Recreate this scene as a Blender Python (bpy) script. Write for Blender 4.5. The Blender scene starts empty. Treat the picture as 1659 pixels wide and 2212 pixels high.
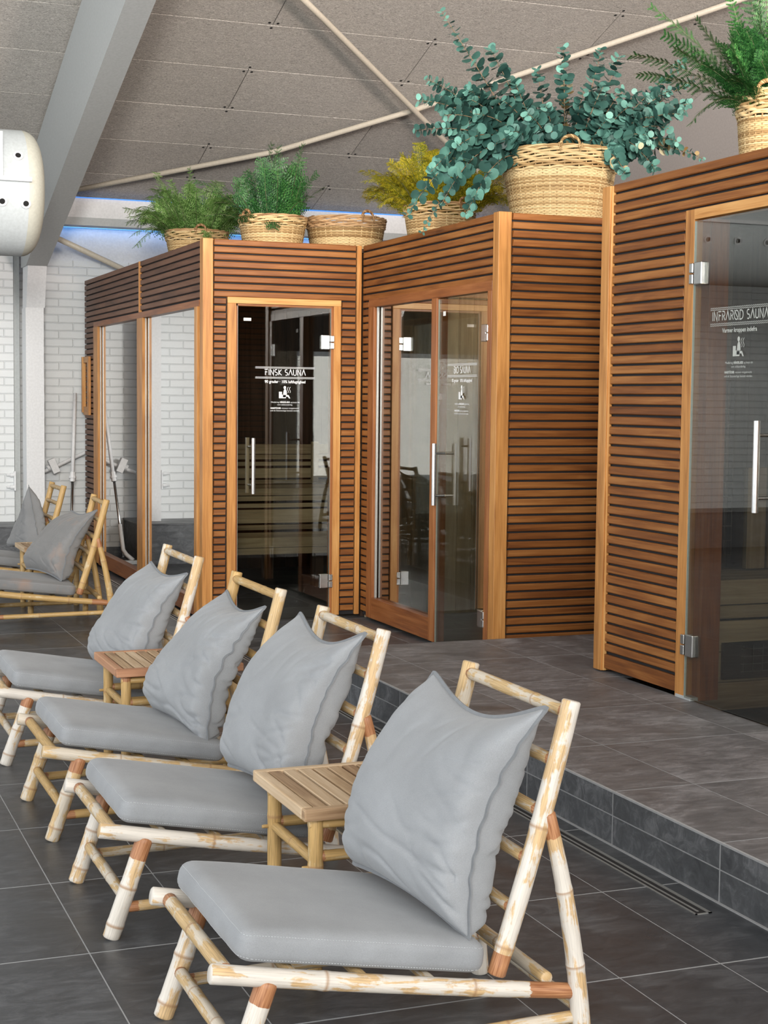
import bpy, bmesh, math, random
from mathutils import Vector, Matrix, noise
from math import sin, cos, pi, radians as R_

# ------------------------------------------------------------------ camera, world, lights, exposure
SC = bpy.context.scene
COL = SC.collection
cam_d = bpy.data.cameras.new('camera'); cam = bpy.data.objects.new('camera', cam_d); COL.objects.link(cam)
cam_d.sensor_fit = 'VERTICAL'; cam_d.sensor_height = 24.0; cam_d.lens = 3379.0/2212.0*24.0
cam_d.clip_start = 0.05; cam_d.clip_end = 100
yaw, pitch, roll = .37295, -.07298, .010178
fw = Vector((sin(yaw)*cos(pitch), cos(yaw)*cos(pitch), sin(pitch)))
rt = Vector((cos(yaw), -sin(yaw), 0)); up = rt.cross(fw)
r2 = rt*cos(roll)+up*sin(roll); u2 = -rt*sin(roll)+up*cos(roll)
cam.matrix_world = Matrix(((r2.x, u2.x, -fw.x, 0), (r2.y, u2.y, -fw.y, 0), (r2.z, u2.z, -fw.z, 1.4), (0, 0, 0, 1)))
SC.camera = cam
SC.view_settings.view_transform = 'Standard'; SC.view_settings.look = 'None'
SC.view_settings.gamma = 1.0; SC.view_settings.use_curve_mapping = False
SC.view_settings.exposure = 0.0
SC.cycles.max_bounces = 10; SC.cycles.transparent_max_bounces = 24; SC.cycles.glossy_bounces = 6
SC.cycles.diffuse_bounces = 4; SC.cycles.sample_clamp_indirect = 6.0
SC.cycles.use_denoising = True
SC.cycles.caustics_reflective = False; SC.cycles.caustics_refractive = False

W = bpy.data.worlds.new('daylight'); SC.world = W; W.use_nodes = True
bg = W.node_tree.nodes['Background']; bg.inputs[0].default_value = (.90, .95, 1.0, 1); bg.inputs[1].default_value = 1.9

def area(name, loc, target, sx, sy, power, color):
    d = bpy.data.lights.new(name, 'AREA'); d.shape = 'RECTANGLE'; d.size = sx; d.size_y = sy
    d.energy = power; d.color = color
    o = bpy.data.objects.new(name, d); COL.objects.link(o); o.location = loc
    o.rotation_euler = (Vector(target)-Vector(loc)).to_track_quat('-Z', 'Y').to_euler()
    return o
area('window_daylight_side', (-5.6, 5.0, 2.2), (3.0, 5.6, 2.6), 13.0, 3.2, 250, (.95, .98, 1.0))
area('rear_fill', (0.6, -5.7, 4.15), (2.4, 8.0, 2.8), 12.0, 1.25, 1050, (1.0, .98, .95))  # unseen fill high at the rear, added to brighten ceiling and cabins
area('patio_door_daylight', (-3.4, -6.25, 1.08), (-3.4, 0, 1.08), 4.4, 2.0, 240, (1.0, .96, .88))
def lamp(name, loc, power, color, rad=.06):
    d = bpy.data.lights.new(name, 'POINT'); d.energy = power; d.color = color; d.shadow_soft_size = rad
    o = bpy.data.objects.new(name, d); COL.objects.link(o); o.location = loc
def spot(name, loc, target, power, color, size=60, blend=.8, rad=.12):
    d = bpy.data.lights.new(name, 'SPOT'); d.energy = power; d.color = color
    d.spot_size = R_(size); d.spot_blend = blend; d.shadow_soft_size = rad
    o = bpy.data.objects.new(name, d); COL.objects.link(o); o.location = loc
    o.rotation_euler = (Vector(target)-Vector(loc)).to_track_quat('-Z', 'Y').to_euler()
    return o
spot('ceiling_spot_over_doors', (1.4, 5.2, 4.9), (2.95, 9.3, 1.9), 330, (1.0, .80, .58), 46)
spot('ceiling_fill', (-.6, -1.5, 2.7), (1.6, 8.5, 4.6), 3300, (1.0, .97, .92), 62, 1.0, .5)  # fill spot added behind the camera to brighten the ceiling
spot('ceiling_fill', (4.2, -1.0, 2.7), (4.6, 8.5, 4.9), 2700, (1.0, .86, .78), 58, 1.0, .5)  # second added ceiling fill, a little warmer
spot('warm_ceiling_fill', (3.4, .6, 3.3), (5.0, 9.3, 4.3), 420, (1.0, .74, .60), 55)  # warm spot added to tint the ceiling; no heater stands here
spot('ceiling_spot_over_plants', (2.2, 4.4, 4.4), (4.1, 7.6, 2.75), 120, (1.0, .86, .70), 50)

lamp('sauna_lamp_bio', (4.6, 8.9, 1.95), 11, (1.0, .84, .62)); lamp('sauna_lamp_finnish', (4.6, 11.0, 1.9), 9, (1.0, .82, .6)); lamp('sauna_lamp_infrared', (4.3, 4.7, 1.15), 9, (1.0, .88, .72))

# ------------------------------------------------------------------ mesh helpers
class M:
    def __init__(s): s.v = []; s.f = []; s.uv = []; s.mi = []; s.wear = []; s.ring = []
    def addv(s, p, wear=0.0, ring=0.0):
        s.v.append((p[0], p[1], p[2])); s.wear.append(wear); s.ring.append(ring); return len(s.v)-1
    def face(s, idx, uv=None, mi=0):
        s.f.append(tuple(idx)); s.uv.append(uv or [(0, 0)]*len(idx)); s.mi.append(mi)
    def box(s, x0, x1, y0, y1, z0, z1, mi=0, grain=None, ch=0.0):
        # grain: axis index along which the wood grain runs
        d = (x1-x0, y1-y0, z1-z0)
        if grain is None: grain = max(range(3), key=lambda i: d[i])
        off = random.random()*20
        c = [Vector((x, y, z)) for x in (x0, x1) for y in (y0, y1) for z in (z0, z1)]
        s.hexa(c, mi, grain, off)
    def hexa(s, c, mi=0, grain=0, off=0.0):
        # c ordered x-major: (000)(001)(010)(011)(100)(101)(110)(111)
        b = len(s.v)
        for p in c: s.addv(p)
        F = [((0, 1, 3, 2), 0), ((4, 6, 7, 5), 0), ((0, 4, 5, 1), 1), ((2, 3, 7, 6), 1), ((0, 2, 6, 4), 2), ((1, 5, 7, 3), 2)]
        ax = [(c[4]-c[0]), (c[2]-c[0]), (c[1]-c[0])]
        an = [a.length or 1 for a in ax]
        for idx, nrm in F:
            g = grain; oth = [i for i in range(3) if i != g and i != nrm]
            if nrm == g: us, vs = [i for i in range(3) if i != nrm]; sc = .3
            else: us, vs = g, oth[0]; sc = 1
            uv = []
            for i in idx:
                d = Vector(c[i])-c[0]
                u = d.dot(ax[us])/an[us]; w = d.dot(ax[vs])/an[vs]
                uv.append((u*sc+off, w+off*1.7+nrm*.37))
            s.face([b+i for i in idx], uv, mi)
    def tube(s, pts, rad, seg=12, mi=0, cap=True, wear=None, ring=None, flat=None):
        n = len(pts); pts = [Vector(p) for p in pts]
        rads = rad if isinstance(rad, (list, tuple)) else [rad]*n
        t0 = (pts[1]-pts[0]).normalized()
        ref = Vector((0, 0, 1)) if abs(t0.z) < .9 else Vector((1, 0, 0))
        nx = t0.cross(ref).normalized(); L = 0; rows = []
        off = random.random()*10
        for i in range(n):
            t = (pts[min(i+1, n-1)]-pts[max(i-1, 0)]).normalized()
            nx = (nx-t*nx.dot(t)); nx = nx.normalized() if nx.length > 1e-6 else t.orthogonal().normalized()
            ny = t.cross(nx)
            if i: L += (pts[i]-pts[i-1]).length
            row = []
            for k in range(seg):
                a = 2*pi*k/seg; q = nx*cos(a)+ny*sin(a)*(flat or 1)
                row.append(s.addv(pts[i]+q*rads[i], wear[i] if wear else 0, ring[i] if ring else 0))
            rows.append((row, L))
        for i in range(n-1):
            (a, la), (b, lb) = rows[i], rows[i+1]
            for k in range(seg):
                k2 = (k+1) % seg
                s.face((a[k], a[k2], b[k2], b[k]), [(la+off, k/seg), (la+off, (k+1)/seg), (lb+off, (k+1)/seg), (lb+off, k/seg)], mi)
        if cap:
            for row, fl in ((rows[0][0], True), (rows[-1][0], False)):
                s.face(row[::-1] if fl else row, [(off+.01*cos(k), .01*sin(k)) for k in range(seg)], mi)
    def build(s, name, mats, parent=None, off=(0, 0, 0), smooth=False, attrs=False, kind=None, label=None, bevel=0):
        me = bpy.data.meshes.new(name)
        o3 = Vector(off)
        me.from_pydata([(x-o3.x, y-o3.y, z-o3.z) for x, y, z in s.v], [], s.f)
        uvl = me.uv_layers.new(name='UVMap'); k = 0
        flat = [0.0]*(2*len(me.loops))
        for u in s.uv:
            for a in u: flat[k] = a[0]; flat[k+1] = a[1]; k += 2
        uvl.data.foreach_set('uv', flat)
        if attrs:
            for nm, arr in (('wear', s.wear), ('ring', s.ring)):
                at = me.attributes.new(nm, 'FLOAT', 'POINT'); at.data.foreach_set('value', arr)
        if not isinstance(mats, (list, tuple)): mats = [mats]
        for m in mats: me.materials.append(m)
        me.polygons.foreach_set('material_index', s.mi)
        if smooth: me.polygons.foreach_set('use_smooth', [True]*len(me.polygons))
        me.update()
        o = bpy.data.objects.new(name, me); COL.objects.link(o)
        if parent is not None: o.parent = parent
        else: o.location = o3
        if bevel:
            b = o.modifiers.new('edge', 'BEVEL'); b.width = bevel; b.segments = 2; b.limit_method = 'ANGLE'
        if kind: o['kind'] = kind
        if label: o['label'] = label
        return o
def tag(o, label, cat, group=None):
    o['label'] = label; o['category'] = cat
    if group: o['group'] = group
    return o
def thing(name, label, cat, loc=(0, 0, 0), rz=0, group=None):
    o = bpy.data.objects.new(name, None); COL.objects.link(o); o.location = loc; o.rotation_euler = (0, 0, rz)
    o.empty_display_size = .1
    return tag(o, label, cat, group)
def lerp(a, b, t): return a+(b-a)*t
def bez(p0, p1, p2, n):
    p0, p1, p2 = Vector(p0), Vector(p1), Vector(p2)
    return [p0*(1-t)**2+p1*2*t*(1-t)+p2*t*t for t in [i/n for i in range(n+1)]]

# ------------------------------------------------------------------ materials
def mat(name):
    m = bpy.data.materials.new(name); m.use_nodes = True; nt = m.node_tree
    return m, nt, nt.nodes['Principled BSDF']
def nd(nt, t, **k):
    n = nt.nodes.new(t)
    for a, b in k.items():
        if a.startswith('i_'): n.inputs[a[2:].replace('_', ' ')].default_value = b
        else: setattr(n, a, b)
    return n
def ramp(nt, pts):
    n = nt.nodes.new('ShaderNodeValToRGB'); e = n.color_ramp.elements
    e[0].position, e[0].color = pts[0][0], (*pts[0][1], 1)
    e[1].position, e[1].color = pts[-1][0], (*pts[-1][1], 1)
    for p, c in pts[1:-1]: x = e.new(p); x.color = (*c, 1)
    return n
def L(nt, a, b): nt.links.new(a, b)
def plain(name, c, rough=.6, metal=0, bump=0, bscale=60, spec=.5):
    m, nt, b = mat(name); b.inputs['Base Color'].default_value = (*c, 1); b.inputs['Roughness'].default_value = rough
    b.inputs['Metallic'].default_value = metal; b.inputs['Specular IOR Level'].default_value = spec
    tc = nd(nt, 'ShaderNodeTexCoord'); n = nd(nt, 'ShaderNodeTexNoise', i_Scale=bscale, i_Detail=4.0)
    L(nt, tc.outputs['Object'], n.inputs['Vector'])
    mx = nd(nt, 'ShaderNodeMix', data_type='RGBA', i_Factor=.0)
    rr = ramp(nt, [(.3, tuple(x*.93 for x in c)), (.7, tuple(min(1, x*1.05) for x in c))])
    L(nt, n.outputs['Fac'], rr.inputs[0]); L(nt, rr.outputs[0], b.inputs['Base Color'])
    if bump:
        bp = nd(nt, 'ShaderNodeBump', i_Strength=bump, i_Distance=.002)
        L(nt, n.outputs['Fac'], bp.inputs['Height']); L(nt, bp.outputs[0], b.inputs['Normal'])
    return m
def wood(name, dark, mid, light, rough=.45, var=.5, gs=1.0, bump=.25):
    m, nt, b = mat(name)
    uv = nd(nt, 'ShaderNodeUVMap'); mp = nd(nt, 'ShaderNodeMapping'); mp.inputs['Scale'].default_value = (2.2*gs, 55*gs, 1)
    L(nt, uv.outputs[0], mp.inputs[0])
    n1 = nd(nt, 'ShaderNodeTexNoise', i_Scale=1.0, i_Detail=7.0, i_Roughness=.62, i_Distortion=.9); L(nt, mp.outputs[0], n1.inputs['Vector'])
    mp2 = nd(nt, 'ShaderNodeMapping'); mp2.inputs['Scale'].default_value = (1.3, 9, 1); L(nt, uv.outputs[0], mp2.inputs[0])
    n2 = nd(nt, 'ShaderNodeTexNoise', i_Scale=1.0, i_Detail=3.0, i_Distortion=1.6); L(nt, mp2.outputs[0], n2.inputs['Vector'])
    g = nd(nt, 'ShaderNodeNewGeometry')
    a = nd(nt, 'ShaderNodeMath', operation='MULTIPLY_ADD'); L(nt, g.outputs['Random Per Island'], a.inputs[0]); a.inputs[1].default_value = var; a.inputs[2].default_value = -.5*var
    a2 = nd(nt, 'ShaderNodeMath', operation='MULTIPLY_ADD'); L(nt, n2.outputs['Fac'], a2.inputs[0]); a2.inputs[1].default_value = .7; L(nt, a.outputs[0], a2.inputs[2])
    a3 = nd(nt, 'ShaderNodeMath', operation='MULTIPLY_ADD'); L(nt, n1.outputs['Fac'], a3.inputs[0]); a3.inputs[1].default_value = .75; L(nt, a2.outputs[0], a3.inputs[2])
    a4 = nd(nt, 'ShaderNodeMath', operation='ADD'); L(nt, a3.outputs[0], a4.inputs[0]); a4.inputs[1].default_value = -.22
    rr = ramp(nt, [(.18, dark), (.5, mid), (.86, light)]); L(nt, a4.outputs[0], rr.inputs[0]); L(nt, rr.outputs[0], b.inputs['Base Color'])
    b.inputs['Roughness'].default_value = rough; b.inputs['Specular IOR Level'].default_value = .32
    bp = nd(nt, 'ShaderNodeBump', i_Strength=bump, i_Distance=.0015); L(nt, n1.outputs['Fac'], bp.inputs['Height']); L(nt, bp.outputs[0], b.inputs['Normal'])
    return m
def bamboo(name, base, paint, amount):
    m, nt, b = mat(name)
    tc = nd(nt, 'ShaderNodeTexCoord'); uv = nd(nt, 'ShaderNodeUVMap')
    mp = nd(nt, 'ShaderNodeMapping'); mp.inputs['Scale'].default_value = (7, 5, 1); L(nt, uv.outputs[0], mp.inputs[0])
    n1 = nd(nt, 'ShaderNodeTexNoise', i_Scale=1.0, i_Detail=6.0, i_Roughness=.65, i_Distortion=.6); L(nt, mp.outputs[0], n1.inputs['Vector'])
    n2 = nd(nt, 'ShaderNodeTexNoise', i_Scale=9.0, i_Detail=5.0, i_Roughness=.6); L(nt, tc.outputs['Object'], n2.inputs['Vector'])
    mp3 = nd(nt, 'ShaderNodeMapping'); mp3.inputs['Scale'].default_value = (14, 40, 1); L(nt, uv.outputs[0], mp3.inputs[0])
    n3 = nd(nt, 'ShaderNodeTexNoise', i_Scale=1.0, i_Detail=4.0); L(nt, mp3.outputs[0], n3.inputs['Vector'])
    rb = ramp(nt, [(.28, tuple(x*.62 for x in base)), (.5, base), (.75, tuple(min(1, x*1.22) for x in base))]); L(nt, n3.outputs['Fac'], rb.inputs[0])
    # peeled whitish coat with shape of its own
    ad = nd(nt, 'ShaderNodeMath', operation='ADD'); L(nt, n1.outputs['Fac'], ad.inputs[0]); L(nt, n2.outputs['Fac'], ad.inputs[1])
    rp = ramp(nt, [(amount, (0, 0, 0)), (amount+.035, (1, 1, 1))])
    hf = nd(nt, 'ShaderNodeMath', operation='MULTIPLY'); L(nt, ad.outputs[0], hf.inputs[0]); hf.inputs[1].default_value = .5
    L(nt, hf.outputs[0], rp.inputs[0])
    rpt = ramp(nt, [(.3, tuple(x*.82 for x in paint)), (.6, paint)]); L(nt, n3.outputs['Fac'], rpt.inputs[0])
    mx = nd(nt, 'ShaderNodeMix', data_type='RGBA'); L(nt, rp.outputs[0], mx.inputs['Factor']); L(nt, rb.outputs[0], mx.inputs['A']); L(nt, rpt.outputs[0], mx.inputs['B'])
    aw = nd(nt, 'ShaderNodeAttribute', attribute_name='wear'); ar = nd(nt, 'ShaderNodeAttribute', attribute_name='ring')
    w1 = nd(nt, 'ShaderNodeMath', operation='ADD'); L(nt, aw.outputs['Fac'], w1.inputs[0])
    w0 = nd(nt, 'ShaderNodeMath', operation='MULTIPLY_ADD'); L(nt, n1.outputs['Fac'], w0.inputs[0]); w0.inputs[1].default_value = 1.0; w0.inputs[2].default_value = -.5
    L(nt, w0.outputs[0], w1.inputs[1])
    rw = ramp(nt, [(.48, (0, 0, 0)), (.54, (1, 1, 1))]); L(nt, w1.outputs[0], rw.inputs[0])
    rwc = ramp(nt, [(.3, (.22, .075, .025)), (.7, (.50, .25, .12))]); L(nt, n3.outputs['Fac'], rwc.inputs[0])
    mx2 = nd(nt, 'ShaderNodeMix', data_type='RGBA'); L(nt, rw.outputs[0], mx2.inputs['Factor']); L(nt, mx.outputs['Result'], mx2.inputs['A']); L(nt, rwc.outputs[0], mx2.inputs['B'])
    mx3 = nd(nt, 'ShaderNodeMix', data_type='RGBA'); mr = nd(nt, 'ShaderNodeMath', operation='MULTIPLY'); L(nt, ar.outputs['Fac'], mr.inputs[0]); mr.inputs[1].default_value = .75
    L(nt, mr.outputs[0], mx3.inputs['Factor']); L(nt, mx2.outputs['Result'], mx3.inputs['A']); mx3.inputs['B'].default_value = (.34, .19, .09, 1)
    L(nt, mx3.outputs['Result'], b.inputs['Base Color']); b.inputs['Roughness'].default_value = .5
    bp = nd(nt, 'ShaderNodeBump', i_Strength=.35, i_Distance=.002); L(nt, hf.outputs[0], bp.inputs['Height']); L(nt, bp.outputs[0], b.inputs['Normal'])
    return m
def fabric(name, c, stain=None):
    m, nt, b = mat(name); tc = nd(nt, 'ShaderNodeTexCoord')
    n = nd(nt, 'ShaderNodeTexNoise', i_Scale=5.0, i_Detail=5.0, i_Roughness=.6); L(nt, tc.outputs['Object'], n.inputs['Vector'])
    mp = nd(nt, 'ShaderNodeMapping'); mp.inputs['Scale'].default_value = (450, 700, 450); L(nt, tc.outputs['Object'], mp.inputs[0])
    n2 = nd(nt, 'ShaderNodeTexNoise', i_Scale=1.0, i_Detail=2.0); L(nt, mp.outputs[0], n2.inputs['Vector'])
    r1 = ramp(nt, [(.3, tuple(x*.88 for x in c)), (.7, tuple(x*1.08 for x in c))]); L(nt, n.outputs['Fac'], r1.inputs[0])
    r2_ = ramp(nt, [(.3, (.92, .92, .92)), (.7, (1.06, 1.06, 1.06))]); L(nt, n2.outputs['Fac'], r2_.inputs[0])
    mx = nd(nt, 'ShaderNodeMix', data_type='RGBA', blend_type='MULTIPLY', i_Factor=1.0); L(nt, r1.outputs[0], mx.inputs['A']); L(nt, r2_.outputs[0], mx.inputs['B'])
    res = mx.outputs['Result']
    if stain:
        n3 = nd(nt, 'ShaderNodeTexNoise', i_Scale=6.5, i_Detail=3.0); L(nt, tc.outputs['Object'], n3.inputs['Vector'])
        r3 = ramp(nt, [(.55, (0, 0, 0)), (.72, (.8, .8, .8))]); L(nt, n3.outputs['Fac'], r3.inputs[0])
        mx4 = nd(nt, 'ShaderNodeMix', data_type='RGBA'); L(nt, r3.outputs[0], mx4.inputs['Factor']); L(nt, res, mx4.inputs['A']); mx4.inputs['B'].default_value = (*stain, 1); res = mx4.outputs['Result']
    L(nt, res, b.inputs['Base Color']); b.inputs['Roughness'].default_value = .9
    b.inputs['Sheen Weight'].default_value = .15; b.inputs['Specular IOR Level'].default_value = .2
    wv = nd(nt, 'ShaderNodeTexNoise', i_Scale=520.0, i_Detail=1.0); L(nt, tc.outputs['Object'], wv.inputs['Vector'])
    bp = nd(nt, 'ShaderNodeBump', i_Strength=.2, i_Distance=.0006); L(nt, wv.outputs['Fac'], bp.inputs['Height'])
    bp2 = nd(nt, 'ShaderNodeBump', i_Strength=.25, i_Distance=.004); L(nt, n.outputs['Fac'], bp2.inputs['Height']); L(nt, bp.outputs[0], bp2.inputs['Normal'])
    L(nt, bp2.outputs[0], b.inputs['Normal'])
    return m
def slate(name, c0, c1, c2, rough=(.28, .55)):
    m, nt, b = mat(name); tc = nd(nt, 'ShaderNodeTexCoord'); g = nd(nt, 'ShaderNodeNewGeometry')
    ad = nd(nt, 'ShaderNodeVectorMath', operation='ADD'); L(nt, tc.outputs['Object'], ad.inputs[0])
    mu = nd(nt, 'ShaderNodeMath', operation='MULTIPLY'); L(nt, g.outputs['Random Per Island'], mu.inputs[0]); mu.inputs[1].default_value = 37
    L(nt, mu.outputs[0], ad.inputs[1])
    n = nd(nt, 'ShaderNodeTexNoise', i_Scale=2.6, i_Detail=8.0, i_Roughness=.62, i_Distortion=.7); L(nt, ad.outputs[0], n.inputs['Vector'])
    mp = nd(nt, 'ShaderNodeMapping'); mp.inputs['Scale'].default_value = (8, 19, 19); mp.inputs['Rotation'].default_value = (0, 0, .35); L(nt, ad.outputs[0], mp.inputs[0])
    n2 = nd(nt, 'ShaderNodeTexNoise', i_Scale=1.0, i_Detail=10.0, i_Roughness=.74, i_Distortion=1.0); L(nt, mp.outputs[0], n2.inputs['Vector'])
    av = nd(nt, 'ShaderNodeMath', operation='MULTIPLY_ADD'); L(nt, n2.outputs['Fac'], av.inputs[0]); av.inputs[1].default_value = .55
    hf = nd(nt, 'ShaderNodeMath', operation='MULTIPLY'); L(nt, n.outputs['Fac'], hf.inputs[0]); hf.inputs[1].default_value = .45; L(nt, hf.outputs[0], av.inputs[2])
    rr = ramp(nt, [(.36, c0), (.5, c1), (.64, c2)]); L(nt, av.outputs[0], rr.inputs[0])
    L(nt, rr.outputs[0], b.inputs['Base Color'])
    rg = nd(nt, 'ShaderNodeMapRange'); rg.inputs['To Min'].default_value = rough[0]; rg.inputs['To Max'].default_value = rough[1]; rg.inputs['From Min'].default_value = .3; rg.inputs['From Max'].default_value = .7
    L(nt, n.outputs['Fac'], rg.inputs['Value']); L(nt, rg.outputs[0], b.inputs['Roughness'])
    bp = nd(nt, 'ShaderNodeBump', i_Strength=.35, i_Distance=.004); L(nt, av.outputs[0], bp.inputs['Height']); L(nt, bp.outputs[0], b.inputs['Normal'])
    return m
def glass(name, tint=(.86, .90, .88), ior=1.5, boost=1.0):
    m = bpy.data.materials.new(name); m.use_nodes = True; nt = m.node_tree; nt.nodes.clear()
    out = nd(nt, 'ShaderNodeOutputMaterial'); mix = nd(nt, 'ShaderNodeMixShader'); t = nd(nt, 'ShaderNodeBsdfTransparent'); gl = nd(nt, 'ShaderNodeBsdfGlossy')
    t.inputs[0].default_value = (*tint, 1); gl.inputs['Roughness'].default_value = .0; gl.inputs[0].default_value = (1, 1, 1, 1)
    fr = nd(nt, 'ShaderNodeFresnel'); 
    gm = nd(nt, 'ShaderNodeNewGeometry')
    # symmetric Fresnel: the same IOR on both sides of a thin pane
    iv = nd(nt, 'ShaderNodeMix', data_type='FLOAT'); L(nt, gm.outputs['Backfacing'], iv.inputs['Factor']); iv.inputs['A'].default_value = ior; iv.inputs['B'].default_value = 1/ior
    L(nt, iv.outputs['Result'], fr.inputs['IOR'])
    mu = nd(nt, 'ShaderNodeMath', operation='MULTIPLY'); mu.use_clamp = True; L(nt, fr.outputs[0], mu.inputs[0]); mu.inputs[1].default_value = boost
    L(nt, mu.outputs[0], mix.inputs[0]); L(nt, t.outputs[0], mix.inputs[1]); L(nt, gl.outputs[0], mix.inputs[2]); L(nt, mix.outputs[0], out.inputs[0])
    return m
def leafm(name, dark, mid, light, rough=.45, trans=.25):
    m, nt, b = mat(name); g = nd(nt, 'ShaderNodeNewGeometry'); tc = nd(nt, 'ShaderNodeTexCoord')
    n = nd(nt, 'ShaderNodeTexNoise', i_Scale=7.0, i_Detail=2.0); L(nt, tc.outputs['Object'], n.inputs['Vector'])
    a = nd(nt, 'ShaderNodeMath', operation='MULTIPLY_ADD'); L(nt, g.outputs['Random Per Island'], a.inputs[0]); a.inputs[1].default_value = .55
    hf = nd(nt, 'ShaderNodeMath', operation='MULTIPLY'); L(nt, n.outputs['Fac'], hf.inputs[0]); hf.inputs[1].default_value = .5; L(nt, hf.outputs[0], a.inputs[2])
    at = nd(nt, 'ShaderNodeAttribute', attribute_name='wear'); a2 = nd(nt, 'ShaderNodeMath', operation='ADD'); L(nt, a.outputs[0], a2.inputs[0]); L(nt, at.outputs['Fac'], a2.inputs[1])
    rr = ramp(nt, [(.22, dark), (.55, mid), (.95, light)]); L(nt, a2.outputs[0], rr.inputs[0]); L(nt, rr.outputs[0], b.inputs['Base Color'])
    b.inputs['Roughness'].default_value = rough
    tr = nd(nt, 'ShaderNodeBsdfTranslucent'); L(nt, rr.outputs[0], tr.inputs[0]); mx = nd(nt, 'ShaderNodeMixShader'); mx.inputs[0].default_value = trans
    out = nt.nodes['Material Output']; L(nt, b.outputs[0], mx.inputs[1]); L(nt, tr.outputs[0], mx.inputs[2]); L(nt, mx.outputs[0], out.inputs[0])
    return m
def emit(name, c, s):
    m, nt, b = mat(name); b.inputs['Base Color'].default_value = (*c, 1); b.inputs['Emission Color'].default_value = (*c, 1); b.inputs['Emission Strength'].default_value = s
    return m

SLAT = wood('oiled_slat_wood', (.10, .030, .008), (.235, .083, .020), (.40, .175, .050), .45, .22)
SLATA = wood('dark_slat_wood', (.07, .030, .016), (.155, .070, .038), (.24, .12, .068), .5, .26)  # darker, browner slat tone, used on face A
POST = wood('light_post_wood', (.26, .100, .025), (.52, .24, .070), (.74, .44, .17), .4, .3)
FRAME = wood('door_frame_wood', (.12, .036, .012), (.26, .090, .028), (.43, .18, .065), .38, .3)
BENCH = wood('pale_bench_wood', (.16, .11, .06), (.34, .26, .16), (.50, .40, .26), .6, .5)
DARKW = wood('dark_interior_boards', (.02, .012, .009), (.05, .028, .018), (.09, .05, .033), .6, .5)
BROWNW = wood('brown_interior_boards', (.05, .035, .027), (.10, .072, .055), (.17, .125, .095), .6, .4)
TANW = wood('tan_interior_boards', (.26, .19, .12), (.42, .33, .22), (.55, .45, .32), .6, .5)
TEAK = wood('weathered_table_top', (.20, .11, .055), (.46, .32, .19), (.66, .52, .36), .6, .55, gs=1.4)
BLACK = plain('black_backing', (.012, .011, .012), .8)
BAM_W = bamboo('white_washed_bamboo', (.55, .38, .20), (.66, .615, .55), .462)
BAM_M = bamboo('mixed_bamboo', (.52, .36, .175), (.60, .53, .43), .485)
BAM_Y = bamboo('yellow_bamboo', (.48, .31, .12), (.58, .45, .26), .56)
FAB = fabric('grey_canvas', (.275, .288, .303))
FABS = fabric('faded_grey_canvas', (.20, .20, .20), (.30, .22, .18))
FABD = fabric('grey_canvas_far', (.215, .22, .225))
FABE = plain('fabric_seam_edge', (.19, .20, .212), .9)
SEAM = plain('seam_thread', (.23, .24, .25), .9); STITCH = plain('pale_stitching', (.42, .44, .46), .8)
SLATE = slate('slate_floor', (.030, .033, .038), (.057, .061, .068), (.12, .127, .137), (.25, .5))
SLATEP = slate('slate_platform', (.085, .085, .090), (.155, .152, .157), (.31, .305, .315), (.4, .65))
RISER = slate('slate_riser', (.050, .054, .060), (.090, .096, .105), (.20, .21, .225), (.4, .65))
GROUT = plain('pale_grout', (.36, .37, .38), .8); GROUTD = plain('dark_joint', (.03, .03, .03), .8)
STEELG = plain('grey_painted_steel', (.42, .44, .44), .45); WHITEP = plain('white_paint', (.74, .75, .76), .5)
ROD = plain('cream_rod', (.62, .56, .46), .45); CHROME = plain('brushed_steel', (.58, .58, .57), .24, 1.0)
DRAIN = plain('drain_steel', (.60, .60, .58), .35, .8); HOLE = plain('dark_hole', (.01, .01, .01), .9)
DUCT = plain('white_duct_shell', (.56, .60, .61), .55); DUCTEND = plain('cream_duct_end', (.60, .60, .52), .6)
GLASS = glass('window_glass', (.55, .57, .55), 1.5, 2.6); GLASSD = glass('door_glass', (.75, .76, .73), 1.5, 1.3)
GEDGE = plain('glass_edge', (.45, .52, .47), .3); LETTER = plain('white_vinyl', (.85, .86, .86), .6)
GASKET = plain('silver_seal_strip', (.42, .41, .38), .4, .5)
WICK = wood('pale_wicker', (.27, .155, .06), (.54, .37, .175), (.76, .59, .33), .5, .6, gs=.7)
WICKB = wood('brown_wicker', (.20, .10, .045), (.42, .25, .12), (.60, .40, .22), .5, .6, gs=.7)
EUCA = leafm('eucalyptus_leaf', (.012, .045, .038), (.045, .130, .108), (.18, .42, .35), .5, .12)
EUCAD = leafm('dry_eucalyptus_leaf', (.35, .22, .08), (.60, .45, .22), (.75, .68, .45), .6, .3)
FERNL = leafm('light_green_fern', (.06, .15, .03), (.19, .36, .09), (.46, .64, .26), .5, .35)
FERND = leafm('dark_green_fern', (.008, .050, .012), (.026, .120, .028), (.10, .29, .07), .45, .25)
FERNY = leafm('yellow_fern', (.14, .19, .02), (.50, .46, .03), (.92, .70, .06), .5, .3)
STEM = plain('green_stem', (.12, .13, .06), .6); STEMB = plain('brown_stem', (.20, .13, .07), .6)

# ------------------------------------------------------------------ the setting
rnd = random.Random(5)
ZP = .171
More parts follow.
